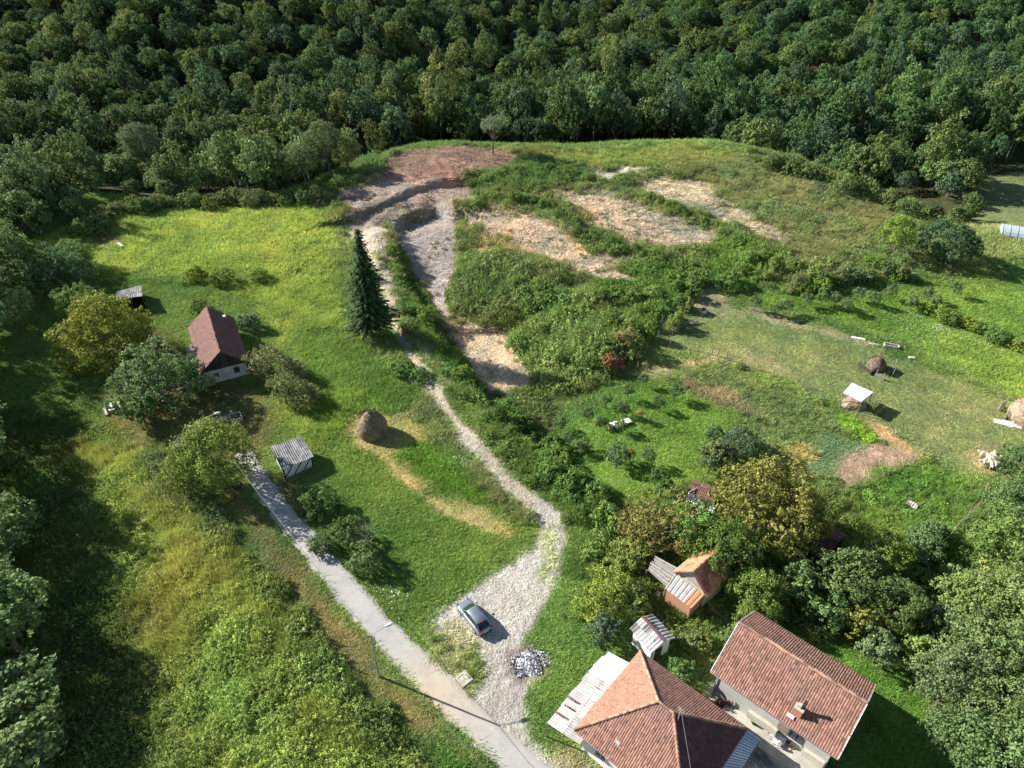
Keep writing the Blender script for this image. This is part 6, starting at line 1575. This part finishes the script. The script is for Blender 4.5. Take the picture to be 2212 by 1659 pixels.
row([(1020, 440), (1100, 425), (1180, 440), (1250, 495), (1330, 535), (1440, 560)], 22, (1.0, 1.7), (1.2, 2.1), HC, ('end of the diagonal band between tan and pale soil', 'upper', 'lower'), 'shrubs between the tan and pale soil', 'shrub', 'shrub', 9)
row([(1400, 425), (1480, 455), (1560, 500), (1650, 545)], 14, (.9, 1.5), (1.0, 1.9), HC, ('end of the diagonal band between the two highest soil strips', 'upper', 'lower'), 'shrubs between the upper soil strips', 'shrub', 'shrub', 8)
# orchard saplings
ORCH = [((620, 640), .9), ((745, 540), .8), ((1005, 640), 1.1), ((440, 710), .9), ((865, 730), .9), ((575, 770), .9), ((715, 820), .6), ((400, 890), .8), ((290, 820), .9), ((560, 920), .9), ((70, 905), 1.0), ((135, 1030), 1.0), ((240, 1080), 1.3), ((530, 1170), 1.6), ((790, 1170), 1.0), ((640, 1150), .7), ((1290, 1220), 1.3), ((1380, 1140), 1.2)]
OL_ = ['beside the lane stakes', 'closest to the red bush', 'nearest the garden fence corner', 'on the shady upper edge', 'in the middle of the orchard', 'just above the long white table', 'thinnest, right of the long table', 'left of the long white table', 'by the shaded weeds at the upper left', 'in front of the long white table', 'at the orchard edge by the track bushes', 'low on the track side', 'taller, low on the track side', 'large, crooked, at the lower end', 'pale, at the lower end', 'yellowing, beside the crooked one', 'leaning, at the lower right', 'bare-stemmed, by the bluish tree']
for i, ((x, y), r) in enumerate(ORCH):
    P_ = c6(x, y); col = (.085, .125, .06) if i % 3 else (.105, .15, .045)
    if i in (6, 15): col = (.24, .22, .05)
    tree(P_[0], P_[1], 1.1 + r * 1.5, r * 1.0, 3, col, 'young orchard tree ' + OL_[i], name='orchard_tree', group='young fruit trees of the orchard')
for i in range(14):
    t_ = i / 13; x, y = 1640 + 420 * t_ + rnd.uniform(-10, 10), 645 - 15 * t_ + rnd.uniform(-18, 22)
    tree(x, y, 2.8, 1.1, 3, (.10, .14, .06), 'small fruit tree of the row above the pasture, %s' % ('nearest the hill corner', 'second from the hill corner', 'third along from the hill', 'before the first thick bushes', 'below the thick bushes', 'just short of the row middle', 'at the middle of the row', 'just past the row middle', 'opposite the white slab', 'above the trough', 'where the hedge begins', 'beside the hedge head', 'past the hedge head', 'farthest along towards the greenhouse')[i], name='orchard_tree', group='fruit trees in the far meadow')
# dead shrub at the roadside
q = G(788, 1165, 1.2); e = empty('dead_shrub', (q.x, q.y, T(q.x, q.y)), 0); tag(e, 'bare grey leafless shrub rising from the dark bushes by the road', 'shrub')
mb = MB()
for i in range(26):
    a = rnd.uniform(0, 6.28); l_ = rnd.uniform(1.4, 3.0); u = rnd.uniform(.3, .9)
    p0 = Vector((0, 0, .2)); p1 = Vector((math.cos(a) * l_ * u * .5, math.sin(a) * l_ * u * .5, l_ * .6)); p2 = Vector((math.cos(a + .3) * l_ * u, math.sin(a + .3) * l_ * u, l_)); mb.tube([p0, p1, p2], [.04, .025, .008], 4)
    for _ in range(3): a2 = a + rnd.uniform(-1, 1); mb.tube([p1, p1 + Vector((math.cos(a2) * .7, math.sin(a2) * .7, rnd.uniform(.3, .9)))], [.015, .005], 3)
mb.build('twigs', M['deadbark'], e)
# fir
b0 = G(803, 722); e = empty('fir_tree', b0, .3); tag(e, 'tall dark conical fir tree standing alone beside the meadow', 'fir tree')
H_ = 19.0; C_, Nn_, V_ = [], [], []
for k in range(44):
    z = 2.2 + (H_ - 2.4) * k / 43; rad = 4.5 * (1 - (z - 2.2) / (H_ - 2.0)) ** .85 + .15; nb = max(5, int(7 + rad * 3.2))
    for i in range(nb):
        a = 6.283 * (i + rnd.random() * .7) / nb + k; rl_ = rad * rnd.uniform(.62, 1.1) * (1 + .18 * math.sin(2 * a + k * .35))
        for s in range(max(3, int(rl_ * 4.2))):
            f = (s + 1) / max(3, int(rl_ * 4.2)); rr_ = rl_ * f
            for w_ in (-1, 1):
                C_.append((math.cos(a) * rr_ + -math.sin(a) * w_ * .16 * (1.1 - f) + rnd.gauss(0, .04), math.sin(a) * rr_ + math.cos(a) * w_ * .16 * (1.1 - f) + rnd.gauss(0, .04), z + .25 - rr_ * .26 + .1 * f * f * rl_ + rnd.gauss(0, .05)))
                Nn_.append((math.cos(a) * .4 + rnd.gauss(0, .25), math.sin(a) * .4 + rnd.gauss(0, .25), 1)); V_.append(.3 + .5 * f + rnd.uniform(-.2, .2))
cr = part('crown', leaf_mesh('crown', np.array(C_), np.array(Nn_), .34, [M['needle']], np.array(V_), 1.3), e, color=(.046, .080, .030))
mb = MB(); mb.tube([(0, 0, -.4), (0, 0, H_ * .5), (0, 0, H_ - .3)], [.34, .2, .04], 8); mb.build('trunk', M['bark'], e)

# ------------------------------------------------------------------ forest
LEFTW = [[G(*p)[:2] for p in poly] for poly in (
  ((-260, 330), (40, 330), (150, 400), (190, 440), (180, 480), (110, 515), (50, 545), (-260, 620)),
  ((-260, 560), (40, 548), (90, 600), (70, 660), (40, 740), (10, 800), (-20, 930), (-260, 930)),
  ((-260, 930), (-30, 930), (20, 1010), (50, 1090), (80, 1180), (110, 1270), (90, 1400), (120, 1500), (140, 1600), (110, 1760), (-300, 1760)),
  ((1650, 350), (1760, 350), (1860, 395), (1960, 430), (2060, 450), (2120, 420), (2110, 380), (2000, 330), (1800, 300)))]
FX, FY = jgrid(-420, 420, 20, 232, 5.7)
FX2, FY2 = jgrid(-420, 420, 232, 540, 4.9)
FX, FY = np.r_[FX, FX2], np.r_[FY, FY2]
fz = terrain(FX, FY)
ok = (FY > edge_y(FX) + np.where(FX < -48, 3, 13 + 17 * (sst(-42, -28, FX) * (1 - sst(50, 72, FX)))))
ok &= ~((FX > 88) & (FY < 190))
extra = np.zeros(len(FX), bool)
for pl in LEFTW: extra |= poly_sd(FX, FY, [tuple(q) for q in pl]) > 0
ok |= extra
ok &= ~((FX > 60) & (poly_sd(FX, FY, [G(*p)[:2] for p in ((2112, 372), (2200, 345), (2500, 330), (2500, 560), (2120, 480))]) > 0))
ok &= in_view(FX, FY, fz + 6, 260, 160)
ok &= rng.random(len(FX)) < .96
FX, FY, fz = FX[ok], FY[ok], fz[ok]
dist = np.hypot(FX, FY)
order = np.argsort(dist + (~in_view(FX, FY, fz + 6, -5, -5)) * 1000)
fr = 2.3 + 2.9 * rng.random(len(FX)) ** 1.6 + .5 * (vnoise(FX, FY, 25, 3) - .5)
near_left = (FX < -48) & (FY < 150)
fr = np.where(near_left, fr * .95, fr) * np.where(FY > 232, .84, 1.0)
fh = fr * (.66 + .46 * rng.random(len(FX))) * np.where((FX > -75) & (FY < 235), 1.12, 1.0)
wall_ = (FX > -40) & (FX < 85) & (FY < 246) & (FY > 190)
fh = np.where(wall_, np.maximum(fh, 3.3) * 1.2, fh); fr = np.where(wall_, np.maximum(fr, 3.7), fr)
lw_ = (FX < -45) & (FY < 125)
fh = np.where(lw_, np.where(FY > 62, np.clip(fh, 2.8, 3.6) * 1.08, np.minimum(fh, 2.9)), fh); fr = np.where(lw_, np.clip(fr, 3.2, 4.6), fr)
pal = np.array([(.052, .088, .032), (.045, .082, .040), (.066, .108, .038), (.084, .110, .036), (.060, .096, .052), (.105, .122, .040)])
pn = ['deep green', 'dark bluish green', 'fresh green', 'olive green', 'grey-green', 'yellowing']
ci = rng.choice(6, len(FX), p=[.28, .2, .22, .13, .12, .05])
fcol = pal[ci] * (.7 + .6 * rng.random((len(FX), 1)))
midx = rng.integers(0, 7, len(FX))
# young, paler wood in front of the left hillside
yw = (FX > -130) & (FX < -38) & (FY < 192)
fcol[yw] = fcol[yw] * .5 + np.array((.115, .155, .06)) * .6
fcol[FX > 60] *= np.array((.95, 1.0, .95))
def area_of(x, y):
    if x < -48 and y < 110: return 'at the shaded left edge'
    if yw_(x, y): return 'in the young wood beyond the upper meadow'
    if x < -60: return 'on the wooded hillside at the upper left'
    if x < 40: return 'in the forest right behind the cleared hill'
    return 'in the forest edge right of the hill'
def yw_(x, y): return -130 < x < -38 and y < 192
first300 = order[:300]
for i in first300:
    if dist[i] < 118 or (FX[i] < -70 and dist[i] < 135):
        ar = area_of(FX[i], FY[i]); sz_ = 'small' if fr[i] < 2.7 else ('large' if fr[i] > 4.0 else 'middling')
        tree(0, 0, fr[i] * 1.5 + fh[i] * .9, fr[i] * 1.05, int(midx[i]), tuple(fcol[i] * 1.25), '%s %s tree %s, %s' % (sz_, pn[ci[i]], ar, ('at the bottom', 'low down', 'by the weeds', 'by the farm')[min(3, int(FY[i] // 32))]), world=(FX[i], FY[i]), name='edge_tree', group='trees along the shaded left edge')
        continue
    o = link(bpy.data.objects.new('forest_tree', FOREST[midx[i]])); o.location = (FX[i], FY[i], fz[i] - .2 - (.8 * fh[i] if yw[i] else (.45 * fh[i] if FX[i] > 55 and FY[i] < 235 else 0))); o.rotation_euler = (0, 0, rnd.uniform(0, 6.28))
    o.scale = (fr[i], fr[i], fh[i]); o.color = (*fcol[i], 1)
    ar = area_of(FX[i], FY[i]); sz_ = 'small' if fr[i] < 2.7 else ('large' if fr[i] > 4.0 else 'middling'); sh_ = ('rounded', 'bushy', 'flat-topped', 'tall narrow', 'domed', 'spreading', 'columnar')[midx[i]]
    tag(o, '%s %s %s tree %s' % (sz_, sh_.replace('tall narrow', 'narrow'), pn[ci[i]], ar), 'tree', '%s trees %s' % (pn[ci[i]], ar))
rest = order[300:]
fm = []
for me in FOREST: c = me.copy(); c.materials[0] = M['leafi']; fm.append(c)
n = len(rest)
gn_scatter('forest', np.stack([FX[rest], FY[rest], fz[rest] - .2], 1), np.stack([np.zeros(n), np.zeros(n), rng.random(n) * 6.28], 1), np.stack([fr[rest], fr[rest], fh[rest]], 1), fcol[rest], midx[rest], source('forest_source', fm), 'farther trees of the forest, reading as one mass')
print('forest', len(FX))
# white wildflowers in the far meadow and by the road
xs, ys = [], []
for (px, py, rp, k) in ((2000, 700, 4, 220), (2080, 720, 5, 220), (1990, 735, 4, 100), (850, 1290, 1.0, 40), (1010, 1000, 2, 50)):
    q = G(px, py); xs += list(q.x + rng.normal(size=k) * rp); ys += list(q.y + rng.normal(size=k) * rp * .6)
xs, ys = np.array(xs), np.array(ys); c = np.stack([xs, ys, terrain(xs, ys) + .38], 1)
o = link(bpy.data.objects.new('wildflowers', leaf_mesh('wildflowers', c, rng.normal(size=(len(c), 3)) * .2 + np.array((0, 0, 1)), .11, [M['plastic']], aspect=1))); tag(o, 'white wildflowers in the grass', kind='stuff')
scatter_all()
